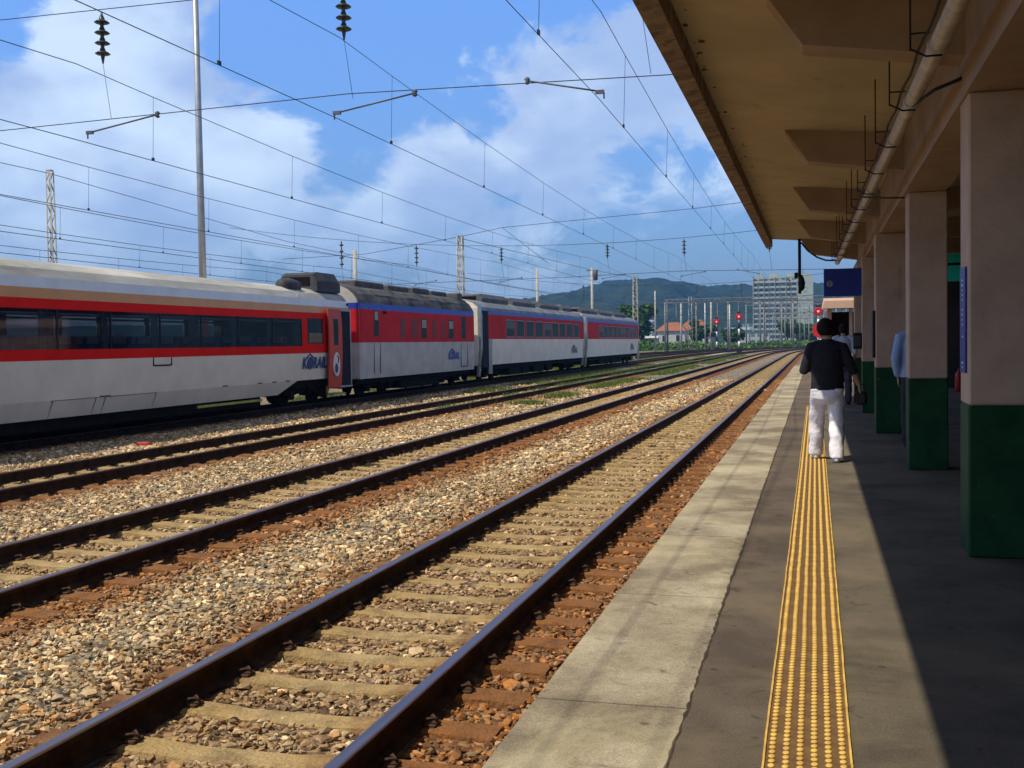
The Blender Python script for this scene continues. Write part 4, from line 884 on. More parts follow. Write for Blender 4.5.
# portals: mast pairs carrying trusses across the yard
M_cpole2 = mat('weathered_pole', (.27, .26, .23), .85, 0, .15, 3)
M_truss = mat('truss_grey', (.22, .23, .24), .7, .2, .1)
def portal(y, x0, x1, n, hh, label, tall=0):
    o = empty('gantry_portal', (0, y, -.9)); tag(o, label, 'gantry', 'distant gantries over the yard')
    for k in range(n):
        x_ = x0 + (x1 - x0) * k / (n - 1); MB().tube([(x_, 0, 0), (x_, 0, hh + .9 + tall * (k % 2))], [.2, .15], 8).build('post', M_cpole2 if k % 3 else M_truss, o)
    t_ = MB(); zb, zt_ = hh - .3, hh + .5
    for d in (-.35, .35):
        t_.box(x0, x1, d - .05, d + .05, zb + .9, zb + 1.02); t_.box(x0, x1, d - .05, d + .05, zt_ + .9, zt_ + 1.0)
        m_ = int((x1 - x0) / 1.1)
        for k in range(m_):
            a_ = x0 + (x1 - x0) * k / m_; b2 = x0 + (x1 - x0) * (k + 1) / m_; z_ = (zb + .95, zt_ + .95) if k % 2 else (zt_ + .95, zb + .95)
            t_.tube([(a_, d, z_[0]), (b2, d, z_[1])], .04, 4)
    t_.build('truss', M_truss, o)
    for k in range(int((x1 - x0) / 4.4)):
        x_ = x0 + 2.4 + 4.4 * k; MB().box(x_ - .05, x_ + .05, -.05, .05, hh - 2.4, hh + .5).build('drop_post', M_galv, o)
        a_ = MB(); a_.tube([(x_, 0, hh - 2.1), (x_ + 1.8, 0, hh - 1.7)], .04, 5); a_.tube([(x_, 0, hh - 1.2), (x_ + 1.5, 0, hh - 1.75)], .03, 5); a_.build('bracket_arm', M_dgrn, o)
    return o
portal(236, -31.3, 9, 7, 10.0, 'nearest distant gantry spanning the yard tracks', 0)
portal(285, -17, 14, 8, 10.6, 'second distant gantry in front of the apartment block')
portal(330, -14, 19, 7, 9.6, 'third distant gantry in front of the apartment block', 1)
portal(385, -14, 22, 7, 9.8, 'fourth distant gantry, partly hidden by nearer posts')
portal(450, -14, 24, 8, 10, 'farthest gantry at the foot of the apartment block', 1)

# signals
M_sigred = mat('signal_red_lens', (.6, .1, .1), .3, 0, 0, emit=((1, .22, .2), 1.6))
def signal(loc, h, label, extra_head=False, striped=True):
    o = empty('railway_signal', loc); tag(o, label, 'signal', 'red signals at the yard throat')
    n = 6; 
    for k in range(n):
        MB().tube([(0, 0, h * k / n), (0, 0, h * (k + 1) / n - .01)], .16, 10).build('post_band', (M_wh if k % 2 else M_blk) if striped and k < 5 else M_wh, o)
    hd = MB(); hd.lathe((0, -.1, h), [(.62, .0), (.62, -.05), (.50, -.08)], 18, 0, 'y'); ho = hd.build('signal_head', mat('signal_dark_red', (.42, .012, .015), .6), o)
    MB().lathe((0, -.19, h), [(.17, 0), (.14, -.05), (.06, -.07)], 14, 0, 'y').build('lens', M_sigred, ho)
    MB().box(-.3, .3, -.1, .3, h - .5, h + .9, 0, .05).build('backboard', M_blk, o)
    MB().box(-.45, .45, -.45, .45, 0, .9, 0, .05).build('relay_box', M_blk, o)
    if extra_head: MB().box(-1.2, -.1, -.2, .2, h - 3.2, h - 2.3, 0, .05).build('lower_head', M_blk, o)
    la = MB(); la.box(-.25, -.21, .2, .25, .4, h); la.box(.21, .25, .2, .25, .4, h)
    for k in range(int(h / .4)): la.box(-.25, .25, .2, .24, .5 + k * .4, .54 + k * .4)
    la.build('ladder', M_dgrn, o)
    return o
signal((-19.95, 232, -.85), 6.3, 'shorter red signal with a second dark head below, left of the pair', True)
signal((-12.95, 196, -.85), 6.5, 'taller red signal on a black and white post, right of the pair')
signal((.45, 158, -.85), 6.15, 'red signal on a white post just left of the shelter', striped=False)
rd = empty('round_marker', (.17, 36, 0)); tag(rd, 'round red plate on a white post behind the walking man', 'sign')
MB().tube([(0, 0, 0), (0, 0, 2.0)], .035, 8).build('post', M_wh, rd)
MB().lathe((0, -.03, 1.73), [(.25, 0), (.25, -.015)], 24, 0, 'y').build('plate', mat('marker_red', (.62, .03, .035), .4), rd)

# ================================================================= BACKDROP
def leafmat(name, c, c2):
    mt = bpy.data.materials.new(name); mt.use_nodes = True; nt = mt.node_tree; b = nt.nodes['Principled BSDF']; b.inputs['Roughness'].default_value = .8; b.inputs['Specular IOR Level'].default_value = .2
    at = nt.nodes.new('ShaderNodeAttribute'); at.attribute_name = 'tone'; cr = nt.nodes.new('ShaderNodeValToRGB'); nt.links.new(at.outputs['Fac'], cr.inputs[0])
    cr.color_ramp.elements[0].color = (*c, 1); cr.color_ramp.elements[1].color = (*c2, 1); nt.links.new(cr.outputs[0], b.inputs['Base Color']); return mt
M_leaf = leafmat('foliage', (.025, .06, .012), (.08, .15, .03)); M_leafl = leafmat('foliage_light', (.05, .11, .02), (.14, .24, .05)); M_wood = mat('bark', (.10, .075, .05), .9, 0, .3)
def leaves(name, centres, rad, n, size, mt, parent=None, seed=1):
    g_ = np.random.default_rng(seed); C = np.array(centres, float); k = g_.integers(0, len(C), n)
    d = g_.normal(size=(n, 3)); d /= np.linalg.norm(d, axis=1)[:, None]; r = g_.uniform(.55, 1.0, n)[:, None]
    rd_ = np.array(rad, float); rd_ = rd_[k] if rd_.ndim > 1 else rd_[k][:, None] * np.array([[1, 1, .8]])
    p = C[k] + d * r * rd_
    a_ = g_.normal(size=(n, 3)); a_ /= np.linalg.norm(a_, axis=1)[:, None]; b_ = np.cross(a_, g_.normal(size=(n, 3))); b_ /= np.linalg.norm(b_, axis=1)[:, None]
    s = size * g_.uniform(.6, 1.4, (n, 1))
    V = np.stack([p - a_ * s, p + b_ * s * .7, p + a_ * s, p - b_ * s * .7], 1).reshape(-1, 3); Fq = np.arange(n * 4).reshape(-1, 4)
    tone = np.repeat(np.clip(g_.random(n) * .7 + .3 * g_.random(len(C))[k], 0, 1), 1)
    me = npmesh(name, V, Fq, [mt], {'tone': ('FLOAT', 'FACE', tone)}); return link(name, me, parent)
def tree(loc, h, w, label, mt, seed, size=.35, n=2600):
    o = empty('broadleaf_tree', loc); tag(o, label, 'tree', 'trees beyond the yard'); rr = random.Random(seed)
    cs = [(rr.uniform(-1, 1) * w * .33, rr.uniform(-1, 1) * w * .33, h * rr.uniform(.40, .85)) for _ in range(9)]
    rs_ = [w * rr.uniform(.17, .30) for _ in cs]
    leaves('crown', cs, rs_, n, size, mt, o, seed)
    tk = MB(); tk.tube([(0, 0, 0), (0, 0, h * .4), (.1, 0, h * .75)], [w * .045, w * .032, w * .01], 7)
    for c_ in cs[:5]: tk.tube([(0, 0, h * .3), ((c_[0]) * .5, c_[1] * .5, (h * .3 + c_[2]) * .55), c_], [w * .022, w * .015, w * .006], 5)
    tk.build('trunk', M_wood, o); return o
tree((-47.5, 300, -.9), 13.5, 11, 'large dark green tree just beyond the far end of the train', M_leaf, 5, .5)
tree((-52.5, 305, -.9), 10, 9, 'smaller dark tree half hidden by the last coach', M_leaf, 6, .45)
tree((-30.0, 300, -.9), 8.5, 7, 'dark tree right of the orange roofed houses', M_leaf, 8, .4)
tree((-22.5, 320, -.9), 6.5, 7, 'low tree behind the shorter red signal', M_leaf, 9, .4)
tree((-10, 420, -.9), 9, 9, 'tree at the left foot of the apartment block', M_leaf, 10, .5)
tree((-2, 430, -.9), 8, 10, 'tree at the right foot of the apartment block', M_leaf, 11, .5)
# bush belt
cs = []; rd2 = []
rb = random.Random(3)
for k in range(190):
    x_ = rb.uniform(-75, 25); yy_ = 275 + rb.uniform(0, 40) + (20 if x_ > -15 else 0); h = rb.uniform(1.0, 2.6) * (1 if x_ < -26 else .75)
    cs.append((x_, yy_, -.9 + h * .5)); rd2.append((rb.uniform(1.5, 3.4), 2, h * .75))
sb = leaves('shrubbery', cs, rd2, 26000, .30, M_leafl, None, 21); tag(sb, 'belt of bright green bushes behind the yard', 'bushes', kind='stuff')
# weeds between the tracks
def weeds(name, pts, hgt, mt, label, seed):
    g_ = np.random.default_rng(seed); n = len(pts); P_ = np.array(pts, float); nb = 1
    a_ = g_.uniform(0, 6.283, n); h = hgt * g_.uniform(.4, 1.3, n); ln_ = g_.normal(0, .35, (n, 2)) * h[:, None]; w = .012 + .02 * h
    dx, dy = np.cos(a_) * w, np.sin(a_) * w
    V = np.stack([P_ + np.stack([-dx, -dy, 0 * dx], -1), P_ + np.stack([dx, dy, 0 * dx], -1), P_ + np.stack([ln_[:, 0], ln_[:, 1], h], -1)], 1).reshape(-1, 3)
    me = npmesh(name, V, np.arange(n * 3).reshape(-1, 3), [mt], {'tone': ('FLOAT', 'FACE', g_.random(n))}); tag(link(name, me), label, 'weeds', kind='stuff')
pts = []
for k in range(120000):
    y_ = 27 + (rng.random() ** 1.3) * 130; x_ = rng.choice([-14.6, -9.75, -9.9, -11.9, -13.3, -20.5]) + rng.normal(0, .33) + (0.)
    dn = vnoise(np.array([x_]), np.array([y_]), .35, 31)[0]
    if dn < .37 + max(0, (52 - y_) * .016): continue
    pts.append((x_ + float(bend(y_)), y_, BED - .03))
weeds('weeds', pts, .19, leafmat('weed_leaf', (.06, .11, .015), (.17, .22, .05)), 'low green weeds growing along the third track beside the train', 5)
# grass verge beyond the tracks
gv = MB(); gv.add([(-80, 262, 0), (40, 262, 0), (40, 285, .02), (-80, 285, .02)], [(0, 1, 2, 3)]); o = gv.build('grass_verge', mat('verge_grass', (.16, .19, .05), .95, 0, .3, .3, col2=(.22, .20, .10)), loc=(0, 0, -.9)); o['kind'] = 'structure'
# pale walkway between the tracks in the distance
wk = MB(); wk.add([(-16.0 + .9, 80, 0), (-14.3, 80, 0), (-14.3, 190, 0), (-15.1, 190, 0)], [(0, 1, 2, 3)]); o = wk.build('walkway', mat('walkway_concrete', (.42, .39, .32), .9, 0, .12, 1), loc=(0, 0, -.64)); o['kind'] = 'structure'

# houses with orange roofs
M_hw = mat('house_white', (.52, .52, .50), .8, 0, .08, .5); M_rf = mat('roof_orange_tile', (.30, .115, .06), .8, 0, .2, 1.5, stretch=(1, 1, 4)); M_rfb = mat('roof_blue_sheet', (.20, .33, .42), .6, 0, .1); M_hg = mat('house_glass', (.03, .04, .05), .2)
def house(loc, w, d, h, rh, label, rm, hip=True, name='house', rot=0):
    o = empty(name, loc, rot); tag(o, label, 'house', 'houses below the hill')
    MB().box(-w / 2, w / 2, 0, d, 0, h).build('wall', M_hw, o)
    q = MB(); e_ = .5; i_ = w * .28 if hip else -e_ * .2
    q.add([(-w / 2 - e_, -e_, h), (w / 2 + e_, -e_, h), (w / 2 + e_, d + e_, h), (-w / 2 - e_, d + e_, h), (-w / 2 + i_, d / 2, h + rh), (w / 2 - i_, d / 2, h + rh)], [(0, 1, 5, 4), (2, 3, 4, 5), (1, 2, 5), (3, 0, 4), (3, 2, 1, 0)])
    q.build('roof', rm, o)
    for k in range(max(2, int(w / 3))):
        x_ = -w / 2 + w * (k + .5) / max(2, int(w / 3)); MB().box(x_ - .5, x_ + .5, -.06, .02, h * .4, h * .75).build('window', M_hg, o)
    return o
house((-40.5, 318, -.5), 8, 8, 5.0, 2.6, 'white house with orange tiled roof, leftmost below the hill', M_rf)
house((-35.2, 330, -.5), 9, 8, 5.2, 3.2, 'white house with tall orange hipped roof behind the pale pole', M_rf)
house((-31.2, 312, -.5), 6, 8, 3.6, 1.2, 'low white house with faded orange roof, right of its neighbours', M_rf)
house((-22.5, 330, -.5), 7, 8, 5.0, .8, 'pale house with blue sheet roof behind the shorter red signal', M_rfb, False)
house((-56, 345, -.5), 12, 9, 8.2, .8, 'pale block with greenish roof at the left edge of the dark tree', M_rfb, False)
house((-46, 310, -.5), 5, 5, 3.0, .6, 'small white shed low beside the dark tree', M_hw, False)

# apartment block
ab_ = empty('apartment_block', (-20, 600, 0)); tag(ab_, 'tall pale apartment block with rows of balconies beyond the gantries', 'apartment building')
M_ap = mat('apartment_wall', (.36, .40, .36), .8, 0, .05, .1); M_apg = mat('apartment_glass', (.16, .19, .20), .3, 0, .4, .4); M_apr = mat('apartment_rail', (.40, .45, .42), .7)
AW0, AW1, AD, AH = -12.2, 11.2, 14, 35.2
MB().box(AW0, AW1, 0, AD, -1, AH).build('wall', M_ap, ab_)
# gable wing turned towards the station on the right
gw = MB(); gw.box(AW1 + .02, AW1 + 8, -4, AD - 2, -1, AH - .5); gw.add([(AW1 + .02, -4, AH - .5), (AW1 + 8, -4, AH - .5), (AW1 + 8, AD - 2, AH - .5), (AW1 + .02, AD - 2, AH - .5), (AW1 + 2.2, -4, AH + 1.2), (AW1 + 5, -4, AH + 1.2), (AW1 + 5, AD - 2, AH + 1.2), (AW1 + 2.2, AD - 2, AH + 1.2)], [(0, 1, 5, 4), (1, 2, 6, 5), (2, 3, 7, 6), (3, 0, 4, 7), (4, 5, 6, 7)])
gw.build('gable_wing', M_ap, ab_)
em = MB(); em.tube([(AW1 + 3.0, -4.05, 28.2), (AW1 + 4.0, -4.05, 29.4), (AW1 + 5.2, -4.05, 28.2)], .15, 4); em.box(AW1 + 3.1, AW1 + 5.1, -4.1, -4.01, 26.4, 26.7); em.box(AW1 + 3.3, AW1 + 4.9, -4.1, -4.01, 27.1, 27.35); em.build('wall_emblem', mat('emblem_grey', (.28, .32, .33), .7), ab_)
bays = 8; fl = 12
for f in range(fl):
    z = 1.2 + f * 2.8
    sb_ = MB(); sb_.box(AW0, AW1, -1.1, -.01, z - .12, z + .06)
    for b_i in range(bays):
        x0 = AW0 + .3 + b_i * (AW1 - AW0 - .6) / bays; x1 = x0 + (AW1 - AW0 - .6) / bays
        sb_.box(x0 + .25, x1 - .25, -1.14, -1.06, z + .06, z + 1.0) if b_i % 2 else sb_.box(x0 + .5, x1 - .5, -1.14, -1.06, z + .06, z + .9)
    bo = sb_.build('balcony_row', M_apr, ab_)
    for b_i in range(bays):
        x0 = AW0 + .3 + b_i * (AW1 - AW0 - .6) / bays; x1 = x0 + (AW1 - AW0 - .6) / bays
        MB().box(x0 + .4, x1 - (.4 if b_i % 2 else 1.0), -.05, .02, z + .35, z + 2.2).build('window', M_apg, ab_)
fin = MB()
for b_i in range(0, bays + 1, 2):
    x0 = AW0 + .3 + b_i * (AW1 - AW0 - .6) / bays; fin.box(x0 - .15, x0 + .15, -1.3, -.01, -1, AH)
fin.build('fin', M_ap, ab_)
for x_, w in ((-3.5, 4.2), (5.5, 3.2), (-9.5, 2)): MB().box(x_, x_ + w, 3, 9, AH, AH + 2.2).build('roof_room', M_ap, ab_)
for k in range(2): MB().tube([(11.4 + 2.5 * k, 5, AH), (11.4 + 2.5 * k, 5, AH + 3.4)], .2, 5).build('antenna', M_dgrn, ab_)
# lower town blocks seen through the gantries
for x_, y_, w, h, lb_ in ((-34, 620, 10, 12, 'low pale town block left of the apartment tower'), (4, 560, 16, 9, 'low grey town block right of the apartment tower'), (-25, 520, 9, 6, 'low pale sheds before the dark hillside')):
    o = empty('town_block', (x_, y_, -.9)); tag(o, lb_, 'building', 'low buildings of the town'); MB().box(-w / 2, w / 2, 0, 8, 0, h).build('wall', M_ap, o)
    for f in range(int(h / 3)):
        for k in range(int(w / 3)): MB().box(-w / 2 + .5 + k * 3, -w / 2 + 2.4 + k * 3, -.06, .02, 1 + f * 3, 2.4 + f * 3).build('window', M_apg, o)
    MB().box(-w / 2 - .3, w / 2 + .3, -.3, 8.3, h, h + .35).build('roof', M_dgrn, o)

# hills
ridge = [(-2600, 40), (-1600, 48), (-900, 38), (-650, 30), (-465, 57), (-405, 60), (-371, 66), (-326, 75), (-292, 85), (-270, 89), (-240, 89), (-209, 90.5), (-184, 84), (-164, 81), (-141, 76), (-118, 77), (-90, 76), (-58, 72), (2, 74), (107, 71), (227, 67), (500, 80), (1200, 60), (2600, 50)]
xr_, hr_ = zip(*ridge)
xs = np.concatenate([np.arange(-2600, -560, 40), np.arange(-560, 320, 4), np.arange(320, 2600, 40)]); ys = np.concatenate([np.arange(760, 1560, 8), np.arange(1560, 2200, 60)])
X, Y = np.meshgrid(xs, ys); H_ = np.interp(X, xr_, hr_)
prof_ = np.where(Y < 1500, np.clip((Y - 780) / 720, 0, 1) ** 1.15, np.clip(1 - (Y - 1500) / 900, 0, 1))
fold = (vnoise(X, Y, .012, 41) - .5) * 34 + (vnoise(X, Y, .03, 42) - .5) * 14
Zh = (H_ + 1) * prof_ + fold * np.clip(prof_ * (1 - prof_) * 4, 0, 1) + ((vnoise(X, Y, .11, 43) - .5) * 3.2 + (vnoise(X, Y, .23, 44) - .5) * 2.6) * np.clip(prof_ * 5, 0, 1) - 1.2
tone = np.clip(vnoise(X, Y, .06, 45) * .5 + vnoise(X, Y, .2, 46) * .5, 0, 1)
nx = len(xs); I = np.arange(len(ys) - 1)[:, None] * nx + np.arange(nx - 1)[None, :]; Fq = np.stack([I, I + 1, I + nx + 1, I + nx], -1).reshape(-1, 4)
M_hill = leafmat('hill_forest', (.006, .016, .010), (.028, .050, .024))
tag(link('hills', npmesh('hills', np.stack([X, Y, Zh], -1).reshape(-1, 3), Fq, [M_hill], {'tone': ('FLOAT', 'POINT', tone.ravel())}, False)), kind='structure')

# ================================================================= PEOPLE
def remesh(mb, name, mats, voxel, parent, smooth=3, noise=0):
    me = mb.mesh(name, mats); o = bpy.data.objects.new(name, me); COL.objects.link(o)
    md = o.modifiers.new('r', 'REMESH'); md.mode = 'VOXEL'; md.voxel_size = voxel; md.use_smooth_shade = True
    ms = o.modifiers.new('s', 'SMOOTH'); ms.factor = .5; ms.iterations = smooth
    bpy.context.view_layer.update()
    m2 = bpy.data.meshes.new_from_object(o.evaluated_get(bpy.context.evaluated_depsgraph_get())); o.modifiers.clear(); o.data = m2
    if parent: o.parent = parent
    return o
def hring(c, rx, ry, n=16, rot=0, folds=0, ph=0):
    return [(c[0] + rx * (1 + folds * math.sin(5 * t + ph)) * math.cos(t + rot), c[1] + ry * (1 + folds * math.cos(4 * t + ph)) * math.sin(t + rot), c[2]) for t in [2 * math.pi * k / n for k in range(n)]]
def limb(mb, pts, rs, n=12): mb.tube(pts, rs, n)
def hand(mb, wrist, direc, side, out=(0, 1, 0), curl=.5):
    """palm, four fingers and a thumb; direc points down the hand, side is where the thumb leaves"""
    d = Vector(direc).normalized(); s = Vector(side); s = (s - d * s.dot(d)).normalized(); nrm = d.cross(s); w = Vector(wrist)
    rings = []
    for k, (t, a, b) in enumerate(((-.01, .026, .02), (.03, .036, .017), (.07, .042, .015), (.09, .040, .013))):
        c = w + d * t; rings.append([c + s * a * math.cos(q * math.pi / 5) + nrm * b * math.sin(q * math.pi / 5) for q in range(10)])
    mb.loft(rings, 0, True)
    for k in range(4):
        b0 = w + d * .082 + s * (.030 - .020 * k); L_ = (.070, .080, .074, .058)[k]; dd = d; p = [b0]
        for j in range(3):
            ang = curl * (.5 + .4 * j); dd = (d * math.cos(ang) + nrm * math.sin(ang)).normalized(); p.append(p[-1] + dd * L_ / 3)
        mb.tube(p, [.0095, .009, .0083, .007], 7)
    b0 = w + d * .025 + s * .03; mb.tube([b0, b0 + s * .028 + d * .025, b0 + s * .03 + d * .055 + nrm * .01], [.013, .011, .008], 7)
def person(name_label, root, P, top, pants, hair_m, shoe_m, voxel=.012, collar=None):
    """P holds joints in metres relative to the root (feet at z=0), facing +y"""
    r = empty('person', root); tag(r, name_label, 'person')
    J = {k: Vector(v) for k, v in P.items() if isinstance(v, tuple)}
    sc = P.get('sc', 1)
    skin = MATS.get('skin') or mat('skin', (.42, .24, .15), .6, 0, .06)
    b = MB(); hd = J['head']; nk = J['neck']; hip = J['hip']
    # body: torso, neck, head, arms, legs in one surface
    b.loft([hring((hip.x, hip.y, hip.z - .08), .13, .09), hring((hip.x, hip.y, hip.z), .16, .105), hring((hip.x * .6 + nk.x * .4, hip.y * .6 + nk.y * .4, hip.z + .18), .13, .09), hring((nk.x, nk.y, nk.z - .18), .155, .10), hring((nk.x, nk.y, nk.z - .07), .15, .08), hring((nk.x, nk.y, nk.z), .06, .06)], 0)
    b.tube([nk - Vector((0, 0, .05)), nk + Vector((0, .01, .06)), hd], [.062, .056, .06], 12)
    hr = []
    for t, rx, ry, oy in ((-.115, .035, .045, .03), (-.095, .05, .065, .02), (-.05, .067, .083, .008), (0, .075, .094, 0), (.05, .074, .093, -.004), (.09, .058, .075, -.006), (.113, .03, .04, -.006)): hr.append(hring((hd.x, hd.y + oy, hd.z + t), rx, ry))
    b.loft(hr, 0)
    b.tube([(hd.x, hd.y + .085, hd.z + .015), (hd.x, hd.y + .108, hd.z - .022), (hd.x, hd.y + .09, hd.z - .035)], [.009, .014, .010], 7)     # nose
    b.tube([(hd.x - .022, hd.y + .088, hd.z - .062), (hd.x + .022, hd.y + .088, hd.z - .062)], .008, 6)                                # lips
    for s in (-1, 1): b.lathe((hd.x + s * .076, hd.y - .005, hd.z - .005), [(.008, -.032), (.014, -.015), (.017, .01), (.012, .03)], 8)
    for s in 'LR':
        sh_, el, wr = J['sh' + s], J['el' + s], J['wr' + s]
        b.tube([sh_, (sh_ + el) / 2, el, (el * .6 + wr * .4), wr], [.052, .046, .038, .037, .026], 12)
        hand(b, wr, P['hd' + s], P['th' + s], curl=P.get('curl' + s, .5))
        h_, kn, an = J['hp' + s], J['kn' + s], J['an' + s]
        b.tube([h_, (h_ + kn) / 2, kn, kn * .65 + an * .35, an], [.085, .072, .052, .055, .036], 12)
        b.tube([an, (an.x, an.y + .03, .05), (an.x, an.y + .14, .03)], [.036, .036, .028], 10)
    remesh(b, 'body', [skin], voxel * .6, r, 2)
    # eyes
    for s in (-1, 1): MB().lathe((hd.x + s * .031, hd.y + .083, hd.z + .012), [(.003, -.008), (.009, 0), (.003, .008)], 8).build('eye', M_blk, r)
    # hair
    h = MB(); h.loft([hring((hd.x, hd.y - .045, hd.z - .075), .062, .055), hring((hd.x, hd.y - .032, hd.z - .03), .092, .082), hring((hd.x, hd.y - .02, hd.z + .03), .101, .100), hring((hd.x, hd.y - .008, hd.z + .08), .090, .098), hring((hd.x, hd.y - .008, hd.z + .118), .055, .066), hring((hd.x, hd.y - .008, hd.z + .135), .02, .025)], 0)
    rh = random.Random(5)
    for k in range(26):
        a_ = rh.uniform(0, 6.28); z = rh.uniform(-.02, .11); rr_ = .085 * math.cos(max(0, z) * 9 * .9); 
        if math.sin(a_) > .55: continue
        h.tube([(hd.x + rr_ * math.cos(a_) * .9, hd.y - .015 + rr_ * math.sin(a_) * .95, hd.z + z + .01), (hd.x + (rr_ + .018) * math.cos(a_), hd.y - .015 + (rr_ + .018) * math.sin(a_), hd.z + z - .02)], [.02, .008], 6)
    remesh(h, 'hair', [hair_m], .007, r, 1)
    # upper garment
    g_ = MB(); hw = P.get('hemw', .2); hz_ = P['hem']
    hc = Vector((hip.x, hip.y, hz_))
    def mixp(t): return hc.lerp(nk - Vector((0, 0, .0)), t)
    rings = []
    span = nk.z - hz_
    for t, rx, ry in ((0, hw, .125), (.06, hw * 1.02, .13), (.25, hw * .97, .125), (.5, hw * .98, .128), (.72, hw * 1.05, .132), (.84, hw * 1.02, .12), (.91, hw * .84, .10), (.96, hw * .56, .085), (1.0, .08, .07), (1.03, .066, .064)):
        c = mixp(t); rings.append(hring(c, rx, ry, 20, 0, .018, t * 9))
    g_.loft(rings, 0)
    for s in 'LR':
        sh_, el, wr = J['sh' + s], J['el' + s], J['wr' + s]; k = P.get('slv' + s, 1.0)
        end = el.lerp(wr, k)
        inn = sh_ + Vector((.11 if s == 'L' else -.11, 0, .06))
        pp = [inn, sh_ + Vector((0, 0, .012)), sh_.lerp(el, .3), sh_.lerp(el, .65), el]; rr_ = [.055, .076, .070, .064, .060]
        pp += [el.lerp(end, .5), end]; rr_ += [.06, .048 if k > .3 else .064]
        g_.tube(pp, rr_, 14)
    remesh(g_, P.get('topname', 'sweater'), [top], voxel, r, 3)
    # trousers
    t_ = MB(); wz = P['waist']; bag = P.get('bag', 1)
    t_.loft([hring((hip.x, hip.y, wz), .17, .12, 20), hring((hip.x, hip.y, wz - .1), .185, .132, 20), hring((hip.x, hip.y - .008, wz - .17), .17, .12, 20), hring((hip.x, hip.y, wz - .24), .10, .09, 20)], 0)
    for s in 'LR':
        h_, kn, an = J['hp' + s], J['kn' + s], J['an' + s]; rings = []; ph = 1 if s == 'L' else 2.5
        for q in range(15):
            u = q / 14
            c = h_.lerp(kn, u * 2) if u < .5 else kn.lerp(an, (u - .5) * 2)
            w = (.112 - .022 * u) * bag + .004 * math.sin(q * 1.9 + ph); c = c + Vector((.006 * math.sin(q * 1.7 + ph), .008 * math.cos(q * 1.3 + ph), 0))
            if u == 1: c = c + Vector((0, 0, -.045)); w *= 1.02
            rings.append(hring(c, w * .92, w, 16, 0, .03, q * .55 + ph))
        t_.loft(rings, 0)
        rf_ = random.Random(int(ph * 10))
        for q in range(16):                       # soft creases wrapped round the leg
            u = rf_.uniform(.3, 1); c = h_.lerp(kn, u * 2) if u < .5 else kn.lerp(an, (u - .5) * 2); w = (.112 - .022 * u) * bag; a_ = rf_.uniform(0, 6.28); tl_ = rf_.uniform(-.05, .05)
            t_.tube([(c.x + w * .84 * math.cos(a_ + d * .45), c.y + w * .9 * math.sin(a_ + d * .45), c.z + tl_ * d + .02 * math.cos(d * 1.5)) for d in (-2, -1, 0, 1, 2)], [.003, .008, .011, .008, .003], 6)
    remesh(t_, 'trousers', [pants], voxel, r, 2)
    for s in 'LR':
        an = J['an' + s]; sh2 = MB(); z0 = an.z - .09
        sh2.loft([hring((an.x, an.y + .05, z0), .045, .125, 14), hring((an.x, an.y + .05, z0 + .03), .047, .13, 14), hring((an.x, an.y + .04, z0 + .06), .042, .11, 14), hring((an.x, an.y, z0 + .10), .036, .05, 14)], 0, True)
        sh2.build('shoe', shoe_m, r)
    return r
M_navy = mat('navy_knit', (.016, .014, .022), .9, 0, .25, 8, 1, 10); M_wtr = mat('white_cotton', (.84, .81, .84), .8, 0, .05, 6, 1, 11)
M_hair = mat('black_hair', (.012, .009, .008), .75, 0, .5, 40, 1, 45, spec=.2, stretch=(1, 1, .3)); M_wshoe = mat('white_shoe', (.72, .70, .68), .6, 0, .05)
M_lblue = mat('light_blue_shirt', (.34, .44, .62), .8, 0, .06, 8, .9, 10); M_dtr = mat('dark_trousers', (.025, .026, .035), .85, 0, .2, 8, .2, 60); M_bshoe = mat('black_shoe', (.012, .011, .011), .4)
M_pshirt = mat('pale_shirt', (.50, .55, .62), .8, 0, .06, 8, .15, 60); M_gtr = mat('grey_trousers', (.06, .06, .08), .85, 0, .2, 8)
p1 = dict(hip=(0, 0, .90), neck=(0, .02, 1.43), head=(-.02, .05, 1.565), shL=(-.175, .02, 1.335), shR=(.175, .02, 1.325), elL=(-.265, 0, 1.08), wrL=(-.17, .20, 1.17), hdL=(.5, .7, .2), thL=(0, 0, 1), elR=(.285, -.03, 1.09), wrR=(.36, .05, .90), hdR=(.12, .12, -1), thR=(0, 1, 0),
          hpL=(-.095, 0, .86), knL=(-.12, .20, .50), anL=(-.135, .26, .10), hpR=(.09, 0, .86), knR=(.105, .04, .48), anR=(.10, -.10, .10), hem=.83, hemw=.19, waist=.92, bag=.98, slvR=.22, slvL=.95, curlR=.9)
man = person('man in dark sweater and baggy white trousers walking away along the yellow strip', (.135, 13.35, 0), p1, M_navy, M_wtr, M_hair, M_wshoe, .011)
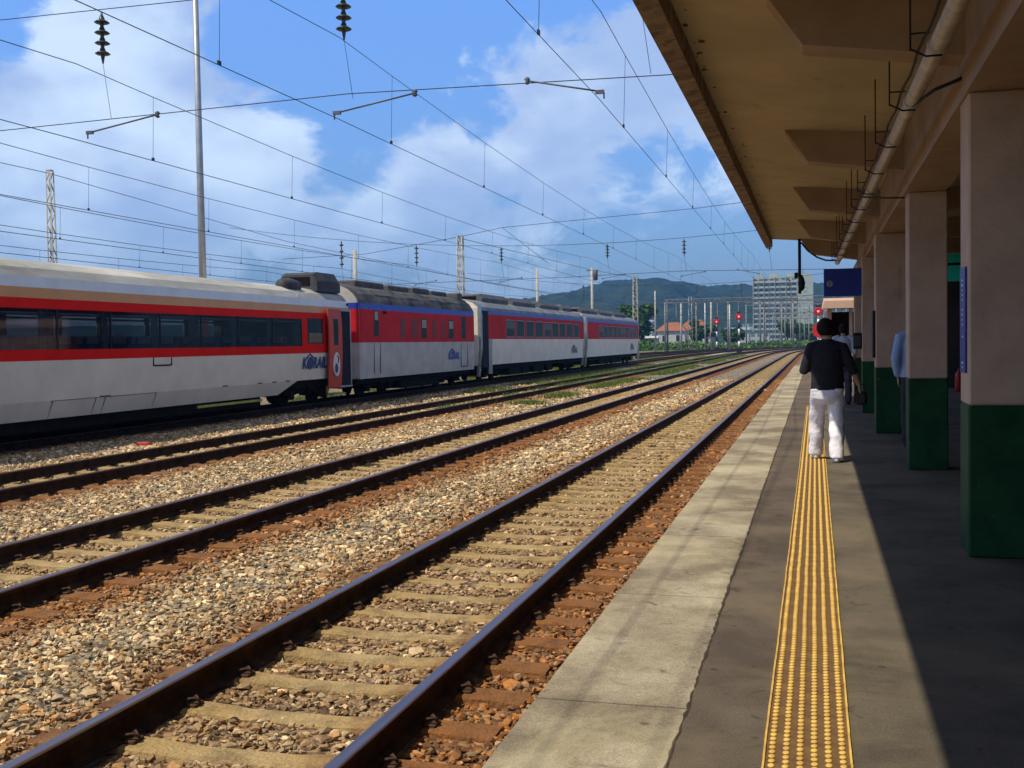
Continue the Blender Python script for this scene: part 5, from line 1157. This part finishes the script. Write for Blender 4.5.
# bag in his right hand
bgm = empty('shoulder_bag', (.135 + .375, 13.42, .775)); tag(bgm, 'small black bag held in the right hand of the man in white trousers', 'bag')
MB().box(-.075, .075, -.05, .05, -.11, .05, 0, .028).build('bag_body', mat('black_leather', (.018, .012, .012), .5, 0, .2), bgm); MB().tube([(-.06, 0, .065), (-.04, 0, .12), (0, 0, .135), (.05, 0, .12), (.06, 0, .065)], .008, 6).build('handle', M_blk, bgm)
p2 = dict(hip=(0, 0, .93), neck=(0, .02, 1.49), head=(0, .04, 1.645), shL=(-.19, .02, 1.43), shR=(.19, .02, 1.43), elL=(-.24, -.02, 1.14), wrL=(-.23, .1, .92), hdL=(0, .2, -1), thL=(0, 1, 0), elR=(.24, -.02, 1.14), wrR=(.22, .1, .92), hdR=(0, .2, -1), thR=(0, 1, 0),
          hpL=(-.09, 0, .88), knL=(-.10, .05, .50), anL=(-.10, -.02, .10), hpR=(.09, 0, .88), knR=(.10, .03, .50), anR=(.10, .05, .10), hem=.92, hemw=.18, waist=.97, bag=.88, slvL=.05, slvR=.05, topname='shirt')
person('man in a pale blue shirt and grey trousers standing beyond the walking man', (.60, 25.0, 0), p2, M_pshirt, M_gtr, M_hair, M_bshoe, .014)
p3 = dict(p2); p3.update(neck=(.02, .0, 1.50), shL=(-.19, 0, 1.44), slvL=.95, slvR=.95, wrL=(-.21, .04, .93), elL=(-.25, -.05, 1.17))
person('man in a light blue shirt and dark trousers half hidden behind the second pillar', (1.27, 15.2, 0), p3, M_lblue, M_dtr, M_hair, M_bshoe, .014)

# ================================================================= HAZE
if True:
    hm = bpy.data.materials.new('haze'); hm.use_nodes = True; nt = hm.node_tree; nt.nodes.clear()
    pv = nt.nodes.new('ShaderNodeVolumePrincipled'); pv.inputs['Color'].default_value = (.12, .42, 1.0, 1); pv.inputs['Density'].default_value = .0002; pv.inputs['Anisotropy'].default_value = 0
    ou = nt.nodes.new('ShaderNodeOutputMaterial'); nt.links.new(pv.outputs[0], ou.inputs['Volume'])
    o = MB().box(-2700, 2700, -62, 2300, -2.5, 130).build('haze', hm); tag(o, 'pale blue haze over the far hills', 'haze', kind='stuff')
